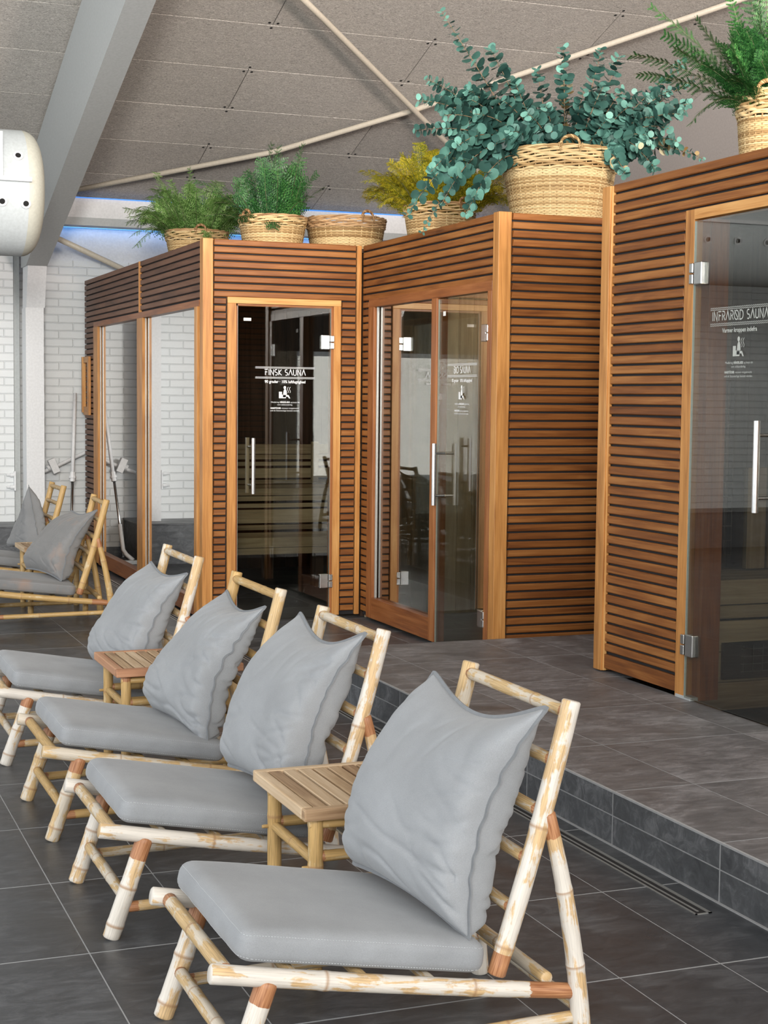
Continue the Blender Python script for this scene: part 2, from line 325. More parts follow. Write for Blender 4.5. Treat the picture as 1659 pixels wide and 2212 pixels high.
# lower slate floor: individual tiles over a grout bed
XL = [-5.9, -5.28, -4.68, -4.08, -3.48, -2.88, -2.28, -1.68, -1.08, -.48, .12, .72, 1.017, 1.603, 1.895, 2.182, 2.78, 3.38, 3.98, 4.58, 5.18, 5.78, 6.38, 6.98]
m = M()
y0 = 3.84-.6*16
ys = [y0+.6*i for i in range(31)]+[13.4]
for i in range(len(XL)-1):
    for j in range(len(ys)-1):
        if ys[j+1] <= ys[j]: continue
        m.box(XL[i]+.0018, XL[i+1]-.0018, ys[j]+.0035, ys[j+1]-.0035, -.03, 0.0, 0)
m.box(XL[0], XL[-1], ys[0], 13.4, -.06, -.0004, 1)
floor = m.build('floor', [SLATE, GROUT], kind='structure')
# raised platform in front of the saunas (L-shaped: the right cabin stands on lower ground)
m = M()
PX = [2.452, 2.743, 3.335, 3.62, 3.9, 4.49, 5.1, 5.7, 6.3, 6.98]; PY = [-.554+.6*i for i in range(14)]
PY[-1] = 7.2
for i in range(len(PX)-1):
    for j in range(len(PY)-1):
        x0, x1, a, b_ = PX[i], PX[i+1], PY[j], PY[j+1]
        if x0 >= 3.6 and b_ <= 6.1: continue
        if x0 >= 3.3 and x1 <= 3.63 and b_ <= 6.1: x1 = 3.50
        m.box(x0+.0018, x1-.0018, a+.003, b_-.003, ZP-.012, ZP, 0)
m.box(2.456, 3.50, -.554, 7.198, 0.0, ZP-.0004, 1); m.box(3.5, 6.98, 6.25, 7.198, 0, ZP-.0004, 1)
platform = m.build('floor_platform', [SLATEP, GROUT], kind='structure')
m = M()
for j in range(len(PY)-1):
    m.box(2.444, 2.456, PY[j]+.004, PY[j+1]-.004, .0965, ZP-.003, 0)
    m.box(2.444, 2.456, PY[j]+.004, PY[j+1]-.004, .002, .092, 0)
m.box(2.4455, 2.457, PY[0], 7.2, 0, ZP-.004, 1); m.box(2.436, 2.446, PY[0], 7.2, 0, .003, 1)
m.box(2.443, 2.452, PY[0], 7.2, ZP-.004, ZP+.0015, 1)
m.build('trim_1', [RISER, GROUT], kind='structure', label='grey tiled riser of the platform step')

# brick wall, boards above, at the far side
def brickmat():
    m_, nt, b = mat('white_painted_brick'); tc = nd(nt, 'ShaderNodeTexCoord'); mp = nd(nt, 'ShaderNodeMapping'); mp.inputs['Rotation'].default_value = (pi/2, 0, 0)
    sx = nd(nt, 'ShaderNodeSeparateXYZ'); cx = nd(nt, 'ShaderNodeCombineXYZ'); L(nt, tc.outputs['Object'], sx.inputs[0]); L(nt, sx.outputs[0], cx.inputs[0]); L(nt, sx.outputs[2], cx.inputs[1])
    n = nd(nt, 'ShaderNodeTexNoise', i_Scale=5.0, i_Detail=3.0); L(nt, cx.outputs[0], n.inputs['Vector'])
    dm = nd(nt, 'ShaderNodeVectorMath', operation='MULTIPLY_ADD'); L(nt, n.outputs['Color'], dm.inputs[0]); dm.inputs[1].default_value = (.012, .012, 0); L(nt, cx.outputs[0], dm.inputs[2])
    bt = nd(nt, 'ShaderNodeTexBrick', i_Scale=1.0); bt.inputs['Brick Width'].default_value = .24; bt.inputs['Row Height'].default_value = .067
    bt.inputs['Mortar Size'].default_value = .006; bt.inputs['Mortar Smooth'].default_value = .6
    bt.inputs['Color1'].default_value = (.69, .715, .72, 1); bt.inputs['Color2'].default_value = (.70, .72, .72, 1); bt.inputs['Mortar'].default_value = (.65, .675, .68, 1)
    L(nt, dm.outputs[0], bt.inputs['Vector']); L(nt, bt.outputs[0], b.inputs['Base Color'])
    iv = nd(nt, 'ShaderNodeMath', operation='SUBTRACT'); iv.inputs[0].default_value = 1; L(nt, bt.outputs['Fac'], iv.inputs[1])
    n4 = nd(nt, 'ShaderNodeTexNoise', i_Scale=40.0, i_Detail=3.0); L(nt, tc.outputs['Object'], n4.inputs['Vector'])
    ad = nd(nt, 'ShaderNodeMath', operation='MULTIPLY_ADD'); L(nt, n4.outputs['Fac'], ad.inputs[0]); ad.inputs[1].default_value = .3; L(nt, iv.outputs[0], ad.inputs[2])
    bp = nd(nt, 'ShaderNodeBump', i_Strength=.8, i_Distance=.006); L(nt, ad.outputs[0], bp.inputs['Height']); L(nt, bp.outputs[0], b.inputs['Normal'])
    b.inputs['Roughness'].default_value = .5
    return m_
BRICK = brickmat()
WALLW = plain('white_wall_board', (.68, .69, .70), .6); WALLR = plain('warm_grey_wall', (.50, .455, .43), .8)
BLUEGREY = plain('return_shade_grey', (.50, .53, .53), .5)
m = M(); m.box(-5.9, 6.98, 13.4, 13.6, 0, 2.53, 0); m.box(-5.9, 6.98, 13.41, 13.6, 2.53, 3.2, 1)
m.build('wall_far', [BRICK, WALLW], kind='structure')
m = M(); m.box(-5.9, 1.87, 13.22, 13.4, .34, 2.9, 0)
m.build('wall_left_pier', [BRICK], kind='structure')
m = M(); m.box(-5.9, 2.15, 12.72, 13.4, 0, .325, 0); m.box(-5.9, 2.16, 12.71, 13.4, .325, .34, 1)
m.build('trim_2', [RISER, SLATE], kind='structure', label='low grey tiled plinth along the far brick wall')
m = M(); m.box(2.17, 6.9, 13.385, 13.4, 0, .09, 0); m.build('baseboard_far', [RISER], kind='structure')
m = M(); m.box(6.9, 7.1, -6, 13.6, 0, 6.2, 0); m.build('wall_right', [WALLR], kind='structure')
# rear wall, and open glazed left side with mullions
m = M(); m.box(-1.1, 7.0, -6.1, -6.0, 0, 2.15, 0); m.box(-5.9, 7.0, -6.1, -6.01, 2.15, 3.5, 1); m.build('wall_rear', [plain('cream_wall', (.78, .72, .60), .8), plain('dark_upper_wall', (.07, .075, .085), .7)], kind='structure')
m = M(); m.box(-5.9, -5.8, -6, 13.4, 0, .5, 0); m.build('wall_left', [WALLW], kind='structure')
def window(n, y0, y1, z0, z1):
    m = M(); X = -5.88
    m.box(X, X+.06, y0, y1, z0, z0+.06, 0); m.box(X, X+.06, y0, y1, z1-.06, z1, 0); m.box(X, X+.06, y0, y0+.06, z0, z1, 0); m.box(X, X+.06, y1-.06, y1, z0, z1, 0)
    m.box(X, X+.05, y0, y1, (z0+z1)/2-.02, (z0+z1)/2+.02, 0)
    m.build('window_%d' % n, [STEELG], kind='structure')
for i in range(7): window(i+1, -5.5+2.7*i, -5.5+2.7*i+2.6, .5, 3.6)

# sloping ceiling of wood-wool panels
def woodwool():
    m_, nt, b = mat('wood_wool_panel'); tc = nd(nt, 'ShaderNodeTexCoord'); g = nd(nt, 'ShaderNodeNewGeometry')
    mp = nd(nt, 'ShaderNodeMapping'); mp.inputs['Scale'].default_value = (34, 120, 100); L(nt, tc.outputs['Object'], mp.inputs[0])
    n = nd(nt, 'ShaderNodeTexNoise', i_Scale=1.0, i_Detail=5.0, i_Roughness=.7, i_Distortion=2.5); L(nt, mp.outputs[0], n.inputs['Vector'])
    n2 = nd(nt, 'ShaderNodeTexNoise', i_Scale=1.3, i_Detail=2.0); L(nt, tc.outputs['Object'], n2.inputs['Vector'])
    rr = ramp(nt, [(.30, (.12, .11, .10)), (.43, (.40, .37, .335)), (.54, (.62, .58, .53)), (.68, (.88, .84, .78))]); L(nt, n.outputs['Fac'], rr.inputs[0])
    rv = ramp(nt, [(0, (.9, .9, .9)), (1, (1.05, 1.05, 1.05))]); L(nt, g.outputs['Random Per Island'], rv.inputs[0])
    mx = nd(nt, 'ShaderNodeMix', data_type='RGBA', blend_type='MULTIPLY', i_Factor=1.0); L(nt, rr.outputs[0], mx.inputs['A']); L(nt, rv.outputs[0], mx.inputs['B'])
    L(nt, mx.outputs['Result'], b.inputs['Base Color']); b.inputs['Roughness'].default_value = .95
    bp = nd(nt, 'ShaderNodeBump', i_Strength=.9, i_Distance=.008); L(nt, n.outputs['Fac'], bp.inputs['Height']); L(nt, bp.outputs[0], b.inputs['Normal'])
    return m_
WOOL = woodwool(); SEAML = plain('pale_seam', (.88, .83, .76), .8)
SL = .333
def cz(y): return 2.97+SL*(13.4-y)
def sheet(m, x0, x1, ya, yb, dz0, dz1, mi):
    m.hexa([Vector((x, y, cz(y)+dz)) for x in (x0, x1) for y in (ya, yb) for dz in (dz0, dz1)], mi, 0, random.random()*9)
m = M(); DY = .5687; rows = 16; Ys = [12.762-DY*k for k in range(-2, rows)]
Ys[0] = 13.4; Ys[1] = 13.33
for r in range(1, len(Ys)-1):
    ya, yb = Ys[r+1], Ys[r]; k = r-1      # k=0 : 12.19..12.76
    off = 3.245 if (r % 2 == 0) else 4.445
    off += 1.2*0
    xs = [off+2.4*i for i in range(-6, 4)]
    for i in range(len(xs)-1):
        x0, x1 = max(xs[i], -5.9), min(xs[i+1], 6.9)
        if x1 <= x0: continue
        sheet(m, x0+.003, x1-.003, ya+.006, yb-.006, 0, .02, 0)
        for (px_, py_) in ((x0+.03, ya+.03), (x0+.03, yb-.03), (x1-.03, ya+.03), (x1-.03, yb-.03), ((x0+x1)/2, ya+.03), ((x0+x1)/2, yb-.03)):
            b = len(m.v)
            for q in range(8):
                y_ = py_+.011*sin(q*pi/4); m.addv((px_+.011*cos(q*pi/4), y_, cz(y_)-.0015))
            m.face(range(b, b+8), None, 2)
        sheet(m, x1-.0032, x1+.0032, ya, yb, .006, .0115, 2)
sheet(m, -5.9, 6.9, Ys[-1], 13.4, .0120, .03, 1)
m.build('ceiling', [WOOL, SEAML, HOLE], kind='structure')
yr = Ys[-1]; m = M(); zr = cz(yr)
m.hexa([Vector((x, y, z)) for x in (-5.9, 6.9) for (y, dz) in ((-6.1, 0), (yr, 0)) for z in ((zr-1.2 if y < -6 else zr), (zr-1.17 if y < -6 else zr+.03))], 0, 0)
m.build('ceiling_rear_slope', [WOOL], kind='structure')

# steel portal frame: rafter, knee and column, one continuous thing
t = thing('steel_portal_frame', 'grey painted steel roof rafter bending down into a column at the left', 'beam', (2.0, 12.9, 0))
m = M()
def prof(m, x0, x1, pts, mi=0):
    n = len(pts); b = len(m.v)
    for x in (x0, x1):
        for y, z in pts: m.addv((x, y, z))
    m.face([b+i for i in range(n)], None, mi); m.face([b+n+i for i in range(n)][::-1], None, mi)
    for i in range(n): j = (i+1) % n; m.face((b+i, b+n+i, b+n+j, b+j), None, mi)
prof(m, 1.92, 2.09, [(12.85, 2.43), (5.0, 4.935), (5.0, cz(5.0)-.02), (13.1, cz(13.1)-.02), (13.12, 2.43)])
o = m.build('rafter', [STEELG], t, (2.0, 12.9, 0), label='grey sloping rafter'); 
m = M(); prof(m, 1.935, 2.085, [(12.85, 2.43), (13.12, 2.43), (13.15, 2.10), (12.95, 2.10)]); m.build('knee', [WHITEP], t, (2.0, 12.9, 0))
m = M(); m.box(1.93, 2.075, 12.95, 13.15, .341, 2.10); m.build('column', [WHITEP], t, (2.0, 12.9, 0))
m = M(); m.box(2.09, 2.1, 12.86, 12.97, 2.62, 2.80); m.build('gusset_plate', [WHITEP], t, (2.0, 12.9, 0))
# eaves purlin and fascia
m = M(); m.box(2.10, 6.9, 13.12, 13.30, 2.80, 2.865, 0); m.box(2.10, 6.9, 13.12, 13.14, 2.865, 3.03, 1); o = m.build('trim_3', [STEELG, WHITEP], kind='structure', label='white fascia board and grey eaves beam below the ceiling')
m = M(); m.box(2.11, 6.9, 13.108, 13.118, 3.022, 3.030); o = m.build('led_strip', [emit('blue_led', (.05, .30, 1.0), .45)]); tag(o, 'thin blue light strip where the ceiling meets the fascia board', 'light strip')
o['category'] = 'light'
m = M(); m.box(2.2, 6.8, 13.303, 13.315, 2.80, 2.83); o = m.build('led_strip', [emit('blue_led_low', (.10, .40, 1.0), 5.0)]); tag(o, 'blue light strip hidden under the grey eaves beam', 'light')
m = M(); m.box(1.878, 1.925, 13.26, 13.4, .342, 2.9); m.build('trim_4', [BLUEGREY], kind='structure', label='narrow grey strip standing in for shade between brick pier and column')  # grey strip put in for the shadow on the pier's return

# ceiling bracing rods
def rod(name, pts, r, label, mt=ROD):
    m = M(); m.tube(pts, r, 12); o = m.build(name, [mt], None, pts[0], smooth=True); tag(o, label, 'rod', None); return o
def on(x, y, dz=-.04): return (x, y, cz(y)+dz)
rod('bracing_rod', [on(2.11, 13.10, -.05), on(3.75, 12.07, -.075), on(4.63, 11.25, -.085), on(6.12, 9.72, -.08), on(6.85, 9.0, -.06)], .021, 'long cream bracing rod running from the grey rafter up across the ceiling')
rod('bracing_rod', [on(2.7, 9.4, -.12), on(3.5, 10.15, -.12), on(5.3, 11.85, -.14), on(6.7, 13.0, -.16)], .021, 'shorter cream bracing rod crossing the long one above the eucalyptus')
rod('bracing_rod', [(2.10, 12.93, 2.70), (2.76, 13.22, 2.47), (4.2, 13.37, 1.9)], .024, 'cream bracing rod descending across the far wall behind the sauna top')

# big white air duct, upper left, with a domed end
t = thing('air_duct', 'large round white air duct with nozzle holes at the upper left', 'duct', (1.5, 10.0, 2.64))
def ductring(m, xs, prof_r, seg=40, mi=0):
    rows = []
    for x, r in zip(xs, prof_r):
        rows.append([m.addv((x, 10.0+r*cos(2*pi*k/seg), 2.64+r*sin(2*pi*k/seg))) for k in range(seg)])
    for a, b in zip(rows, rows[1:]):
        for k in range(seg): m.face((a[k], a[(k+1) % seg], b[(k+1) % seg], b[k]), None, mi)
    return rows
m = M(); ductring(m, [-5.7, 1.46], [.385, .385]); m.build('duct_shell', [DUCT], t, (1.5, 10.0, 2.64), smooth=True)
m = M(); xs = [1.46+.12*sin(a*pi/2/8) for a in range(9)]; rs = [.385*cos(a*pi/2/8*.92)**.5 for a in range(9)]
rw = ductring(m, xs, rs); m.face(rw[-1]); m.build('domed_end', [DUCTEND], t, (1.5, 10.0, 2.64), smooth=True, label='cream fabric domed end')
m = M(); m.box(-5.6, 1.47, 9.575, 9.62, 2.665, 2.69); m.box(1.27, 1.3, 9.575, 9.61, 2.69, 2.95)
m.build('flange_strip', [WHITEP], t, (1.5, 10.0, 2.64), label='white joining strip')
for x, dy_ in [(1.40, 28), (1.44, -15), (1.30, -14), (1.12, -14), (.95, -14), (1.05, 28), (.75, -14), (.7, 28), (.5, -14), (.35, 28), (.25, -14), (0, -14), (0, 28), (-.3, -14), (-.6, -14), (-.35, 28)]:
    a = R_(180-dy_); m = M(); c = Vector((x, 10.0+.387*cos(a), 2.64+.387*sin(a))); nrm = Vector((0, cos(a), sin(a)))
    m.tube([c-nrm*.004, c+nrm*.008], .030, 20, 0); m.tube([c+nrm*.008, c+nrm*.0095], .017, 16, 1)
    m.build('nozzle', [WHITEP, HOLE], t, (1.5, 10.0, 2.64))

# slot drain along the step
t = thing('floor_drain', 'long stainless slot drain set in the floor tiles before the step', 'drain', (2.35, 8, 0))
m = M()
for x0, x1 in ((2.326, 2.331), (2.366, 2.377)): m.box(x0, x1, 3.577, 12.6, -.004, .0022, 0)
m.box(2.326, 2.377, 3.577, 3.582, -.004, .0022, 0); m.build('frame', [DRAIN], t, (2.35, 8, 0))
m = M(); m.box(2.331, 2.366, 3.582, 12.6, -.003, .0006, 1); m.box(2.343, 2.35, 3.60, 12.58, 0, .0016, 0)
m.build('channel', [DRAIN, BLACK], t, (2.35, 8, 0))

# ------------------------------------------------------------------ slatted sauna cabins
PITCH = .0445; SH = .0345
class Face:
    """maps wall coordinates (s along the wall, z, d outwards) to the world"""
    def __init__(s, axis, c, sign): s.axis, s.c, s.sign = axis, c, sign
    def box(s, m, s0, s1, z0, z1, d0, d1, mi=0, grain=None):
        a, b = s.c+s.sign*d0, s.c+s.sign*d1; a, b = min(a, b), max(a, b)
        if s.axis == 'x':  # plane x = c, s is y
            m.box(a, b, s0, s1, z0, z1, mi, {None: 1, 's': 1, 'z': 2}[grain])
        else: m.box(s0, s1, a, b, z0, z1, mi, {None: 0, 's': 0, 'z': 2}[grain])
    def pt(s, u, z, d): return Vector((s.c+s.sign*d, u, z)) if s.axis == 'x' else Vector((u, s.c+s.sign*d, z))
def slats(F, parent, off, zt, zb, rowfn, name='slat_cladding', mt=SLAT):
    m = M(); z = zt
    while z-SH > zb-.012:
        for s0, s1 in rowfn(z-SH/2):
            if s1-s0 < .02: continue
            j = rnd.uniform(-.0012, .0012); e = rnd.uniform(0, .003)
            z1, z0 = z+j*.4, max(z-SH+j*.4, zb); c = .004
            # chamfered bar: front face narrower than its back
            for (d0, d1, k) in ((-.016, -.001, 0),):
                p = [F.pt(s0+e, z0, d0), F.pt(s0+e, z1, d0), F.pt(s0+e, z0, -c), F.pt(s0+e, z1, -c), F.pt(s0+e+c, z0+c, 0), F.pt(s0+e+c, z1-c, 0)]
                q = [F.pt(s1-e, z0, d0), F.pt(s1-e, z1, d0), F.pt(s1-e, z0, -c), F.pt(s1-e, z1, -c), F.pt(s1-e-c, z0+c, 0), F.pt(s1-e-c, z1-c, 0)]
                b = len(m.v); of = rnd.random()*30
                for w in p+q: m.addv(w)
                Ls = s1-s0
                def fc(i, v0, v1): m.face([b+k for k in i], [(of, v0+of), (of+Ls, v0+of), (of+Ls, v1+of), (of, v1+of)])
                fc((4, 10, 11, 5), 0, SH); fc((2, 8, 10, 4), -.006, 0); fc((5, 11, 9, 3), SH, SH+.006)
                fc((0, 6, 8, 2), -.02, -.006); fc((3, 9, 7, 1), SH+.006, SH+.02)
                m.face([b+0, b+2, b+4, b+5, b+3, b+1], [(of, of)]*6); m.face([b+7, b+9, b+11, b+10, b+8, b+6], [(of, of)]*6)
        z -= PITCH
    return m.build(name, [mt], parent, off)
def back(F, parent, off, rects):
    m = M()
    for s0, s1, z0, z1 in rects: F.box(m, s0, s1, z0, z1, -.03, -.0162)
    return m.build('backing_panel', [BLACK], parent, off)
def part(F, name, parent, off, boxes, mt, label=None, bev=.002):
    m = M()
    for b in boxes: F.box(m, *b[:6], grain=b[6] if len(b) > 6 else None)
    return m.build(name, [mt], parent, off, label=label, bevel=bev)

# --- writing on the glass
def stroke(m, pts, w, y=0.0, close=False):
    """flat ribbon of width w along 2-D points"""
    P = []
    for p in pts:
        q = Vector((p[0], p[1]))
        if not P or (q-P[-1]).length > 1e-7: P.append(q)
    n = len(P); ids = []
    closed = n > 3 and (P[0]-P[-1]).length < 1e-6
    for i in range(n):
        a = (P[i]-P[i-1]).normalized() if i else ((P[0]-P[-2]).normalized() if closed else None)
        b = (P[i+1]-P[i]).normalized() if i < n-1 else ((P[1]-P[0]).normalized() if closed else None)
        if a is None: a = b
        if b is None: b = a
        na, nb = Vector((-a.y, a.x)), Vector((-b.y, b.x)); mm = na+nb
        mm = mm.normalized() if mm.length > .2 else na
        k = w/2/max(.33, mm.dot(na))
        l, r = P[i]+mm*k, P[i]-mm*k
        ids.append((m.addv((l.x, l.y, y)), m.addv((r.x, r.y, y))))
    for (l0, r0), (l1, r1) in zip(ids, ids[1:]): m.face((r0, r1, l1, l0))
def arc(cx, cy, rx, ry, a0, a1, n=12): return [(cx+rx*cos(R_(a0+(a1-a0)*i/n)), cy+ry*sin(R_(a0+(a1-a0)*i/n))) for i in range(n+1)]
GL = {
 'F': (.50, [[(.12, 0), (.12, .74)], [(0, 1), (.5, 1)], [(.12, .55), (.42, .55)]]),
 'I': (.10, [[(.05, 0), (.05, 1)]]),
 'N': (.58, [[(.05, 0), (.05, 1), (.53, 0), (.53, 1)]]),
 'S': (.46, [arc(.23, .74, .20, .26, 50, 270, 10)+arc(.23, .25, .21, .25, 90, -130, 10)[1:]]),
 'K': (.50, [[(.05, 0), (.05, 1)], [(.48, 1), (.08, .48), (.50, 0)]]),
 'A': (.60, [[(0, 0), (.30, 1), (.60, 0)]]),
 'U': (.52, [[(.04, 1), (.04, .26)]+arc(.26, .24, .22, .24, 180, 360, 10)+[(.48, 1)]]),
 'B': (.46, [[(.05, 0), (.05, .78)], [(0, 1), (.22, 1)]+arc(.22, .77, .18, .23, 90, -90, 8)+[(.12, .54)], [(.22, .54)]+arc(.24, .27, .20, .27, 90, -90, 8)+[(.05, 0)]]),
 'O': (.72, [arc(.36, .5, .34, .5, 0, 360, 22)]),
 'R': (.48, [[(.05, 0), (.05, .78)], [(0, 1), (.24, 1)]+arc(.24, .74, .20, .26, 90, -90, 8)+[(.12, .48)], [(.22, .48), (.48, 0)]]),
 'D': (.60, [[(.05, 0), (.05, 1), (.22, 1)]+arc(.22, .5, .34, .5, 90, -90, 12)+[(.05, 0)]]),
 'Ø': (.72, [arc(.36, .5, .34, .5, 0, 360, 22), [(.02, 1.04), (.70, -.04)]]), ' ': (.26, [])}
def title(m, txt, cx, z, hgt, width, w):
    tot = sum(GL[c][0]+.14 for c in txt)-.14; sx = width/tot; x = cx-width/2
    for c in txt:
        a, st = GL[c]
        for s in st: stroke(m, [(x+p[0]*sx, z+p[1]*hgt) for p in s], w)
        x += (a+.14)*sx
def wave(m, cx, z, width, w):
    n = 34
    for dz in (.0035, -.0035):
        stroke(m, [(cx-width/2+width*i/(2*n), z+dz+(.0022 if i % 2 else -.0022)) for i in range(2*n+1)], w)
def textmesh(m, txt, cx, z, width, size, bold=0.0, align='C'):
    c = bpy.data.curves.new('t', 'FONT'); c.body = txt; c.size = size; c.align_x = 'CENTER'; c.resolution_u = 2; c.offset = bold
    o = bpy.data.objects.new('t', c); COL.objects.link(o)
    dg = bpy.context.evaluated_depsgraph_get(); me = o.evaluated_get(dg).to_mesh()
    xs = [v.co.x for v in me.vertices]; w0 = max(xs)-min(xs); k = width/w0; mid = (max(xs)+min(xs))/2
    b = len(m.v)
    for v in me.vertices: m.addv((cx+(v.co.x-mid)*k, z+v.co.y, 0))
    for p in me.polygons: m.face([b+i for i in p.vertices])
    o.evaluated_get(dg).to_mesh_clear(); bpy.data.objects.remove(o); bpy.data.curves.remove(c)
def remap(m, F, c0, dirn, d):
    m.v = [tuple(F.pt(c0+dirn*x, z, d)) for x, z, _ in m.v]
def sign(F, parent, off, c0, dirn, zb, name, sub, tw):
    """zb: height of the title base line; dirn +1/-1: which way the text runs along the wall"""
    for zw in (zb+.046, zb-.016):
        m = M(); wave(m, 0, zw, max(.385, tw+.03), .0018); remap(m, F, c0, dirn, d=.0015+GT); m.build('wave_line', [LETTER], parent, off)
    m = M(); title(m, name, 0, zb, .035, tw, .0046); remap(m, F, c0, dirn, d=.0015+GT); m.build('title_lettering', [LETTER], parent, off)
    def line(items):
        m = M()
        for z, tx, cx, wd, hh, bo in items: textmesh(m, tx, cx, z, wd, hh, bo)
        remap(m, F, c0, dirn, d=.0015+GT); m.build('text_line', [LETTER], parent, off)
    line([(zb-.048, sub, 0, .265 if len(sub) > 25 else .235, .024, .0006)])
    line([(zb-.171, 'Medbring', -.064, .052, .0125, 0), (zb-.171, 'HÅNDKLÆDE', -.001, .064, .0125, .0006), (zb-.171, 'og benyt det', .066, .060, .0125, 0)])
    line([(zb-.186, 'som siddeunderlag.', 0, .098, .0125, 0)])
    line([(zb-.208, 'HANDTÜCHER', -.060, .068, .0125, .0006), (zb-.208, 'müssen mitgebracht', .035, .112, .0125, 0)])
    line([(zb-.223, 'und als Sitzunterlage benutzt werden.', 0, .19, .0125, 0)])
    m = M(); zi = zb-.142   # seated figure on a bench with rising heat
    def poly(pts, mi=0, y=0):
        b = len(m.v)
        for p in pts: m.addv((p[0], zi+p[1], y))
        m.face(range(b, b+len(pts)), None, mi)
    poly([(-.04, 0), (.006, 0), (.006, .022), (-.020, .022), (-.020, .040), (-.04, .040)])
    poly([(x, y) for x, y in arc(-.002, .066, .0085, .010, 0, 360, 16)[:-1]])
    poly([(-.013, .024), (.012, .022), (.010, .046), (.004, .056), (-.004, .056), (-.009, .048)])
    poly([(.004, .020), (.022, .020), (.026, .014), (.034, -.001), (.026, -.001), (.018, .010), (.004, .010)])
    poly([(-.014, .006), (.004, .006), (.004, .020), (-.014, .020)], 1, 0)
    for dx in (.018, .031): stroke(m, [(dx+.004*sin(i*.9), zi+.034+i*.0045) for i in range(9)], .0026)
    remap(m, F, c0, dirn, d=.0017+GT); m.build('pictogram', [LETTER, plain('grey_towel_mark', (.35, .37, .38), .6)], parent, off, label='white pictogram of a seated bather')
GT = .0045
def glassdoor(F, parent, off, s0, s1, z0, z1, hinge, hz, dirn, txt, sub, tw, zb, handles=(1,), d=.0, hs=None, sc=None):
    m = M(); F.box(m, s0, s1, z0, z1, d-GT, d+GT)
    g = m.build('glass_door', [GLASSD], parent, off)
    o2 = off
    m = M()
    for e in (s0, s1): F.box(m, e-.0012, e+.0012, z0, z1, d-GT, d+GT)
    m.build('glass_edge', [GEDGE], g, off)
    for z in hz:
        m = M(); h0, h1 = (hinge-.0, hinge+.055) if hinge < (s0+s1)/2 else (hinge-.055, hinge)
        q0, q1 = (hinge-.030, hinge-.004) if hinge < (s0+s1)/2 else (hinge+.004, hinge+.030)
        F.box(m, h0, h1, z-.045, z+.045, d-.016, d+.014); F.box(m, q0, q1, z-.042, z-.002, d-.010, d+.018); F.box(m, q0, q1, z+.002, z+.042, d-.010, d+.018)
        m.build('hinge', [CHROME], g, off, bevel=.003)
    zc = zb-.56
    for sg in handles:
        m = M(); dd = d+sg*.065
        m.tube([F.pt(hs, zc-.172, dd), F.pt(hs, zc+.172, dd)], .0128, 20)
        for zz in (-.118, .118): m.tube([F.pt(hs, zc+zz, d), F.pt(hs, zc+zz, dd)], .007, 12)
        m.build('handle', [CHROME if sg > 0 else TANW], g, off, smooth=False, label='brushed steel bar handle' if sg > 0 else 'wooden bar handle on the inside')
    sv = globals()['GT']; sign(F, g, off, sc, dirn, zb, txt, sub, tw)
    return g

def hollow(parent, off, x0, x1, y0, y1, zf, zt, mt, skip=()):
    """inner lining: floor, ceiling and inner boards"""
    m = M()
    if 'x+' not in skip: m.box(x1-.02, x1, y0, y1, zf, zt, grain=2)
    def boards(fix, a, b, horiz):
        n = max(1, int((b-a)/.1)); 
        for i in range(n):
            u0, u1 = a+(b-a)*i/n+.001, a+(b-a)*(i+1)/n-.001
            if horiz: m.box(u0, u1, fix-.012, fix, zf, zt, grain=2)
            else: m.box(fix-.012, fix, u0, u1, zf, zt, grain=2)
    boards(y1, x0, x1, True); boards(x1-.02, y0, y1, False)
    m.build('inner_boards', [mt], parent, off)
    m = M(); m.box(x0, x1, y0, y1, zt, zt+.015, grain=0); m.build('inner_ceiling', [mt], parent, off)

# ---- Finnish sauna (left cabin): face A looks left, face B looks to the camera
off = (3.7, 11.2, 0)
A = thing('sauna_cabin', 'farthest slatted sauna cabin with two tall windows and the Finsk Sauna door', 'sauna', off)
FA = Face('x', 2.46, -1); FB = Face('y', 9.30, -1)
def ra(z):
    if z > 1.99: return [(9.372, 11.103), (11.140, 13.235)]
    return [(9.368, 9.432), (12.835, 13.235)]
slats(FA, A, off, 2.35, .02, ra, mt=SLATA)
def rb(z):
    if z > 2.008: return [(2.513, 3.437)]
    return [(2.513, 2.594), (3.342, 3.437)]
slats(FB, A, off, 2.35, .02, rb)
back(FA, A, off, [(9.32, 13.23, 1.97, 2.345), (9.32, 9.45, .02, 1.97), (12.8, 13.23, .02, 1.97)])
back(FB, A, off, [(2.47, 3.45, 1.98, 2.345), (2.47, 2.61, .02, 1.98), (3.33, 3.45, .02, 1.98)])
part(FB, 'corner_post', A, off, [(2.442, 2.506, 0.012, 2.352, -.06, .012, 'z')], POST, 'pale corner post')
part(FA, 'header_board', A, off, [(9.435, 12.83, 1.948, 1.99, -.06, .004)], FRAME)
part(FA, 'centre_strip', A, off, [(11.108, 11.135, 1.99, 2.35, -.014, .006, 'z')], POST)
part(FA, 'window_post', A, off, [(11.01, 11.19, .03, 1.948, -.06, .006, 'z')], POST)
part(FA, 'window_post', A, off, [(12.655, 12.83, .03, 1.948, -.06, .006, 'z')], POST)
part(FA, 'window_post', A, off, [(9.435, 9.505, .03, 1.948, -.06, .016, 'z')], POST)
part(FA, 'window_sill', A, off, [(9.50, 12.66, .02, .125, -.06, .003)], FRAME)
for a, b in ((9.505, 11.01), (11.19, 12.655)):
    part(FA, 'seal_strip', A, off, [(b-.012, b, .125, 1.948, -.022, -.014)], GASKET)
    m = M(); FA.box(m, a, b, .125, 1.948, -.034, -.028); m.build('window_pane', [GLASS], A, off)
part(FB, 'door_frame', A, off, [(2.600, 2.655, 0.02, 1.966, -.05, .004, 'z'), (3.288, 3.336, 0.02, 1.966, -.05, .004, 'z'), (2.600, 3.336, 1.966, 2.004, -.05, .005)], POST, 'light wooden door frame')
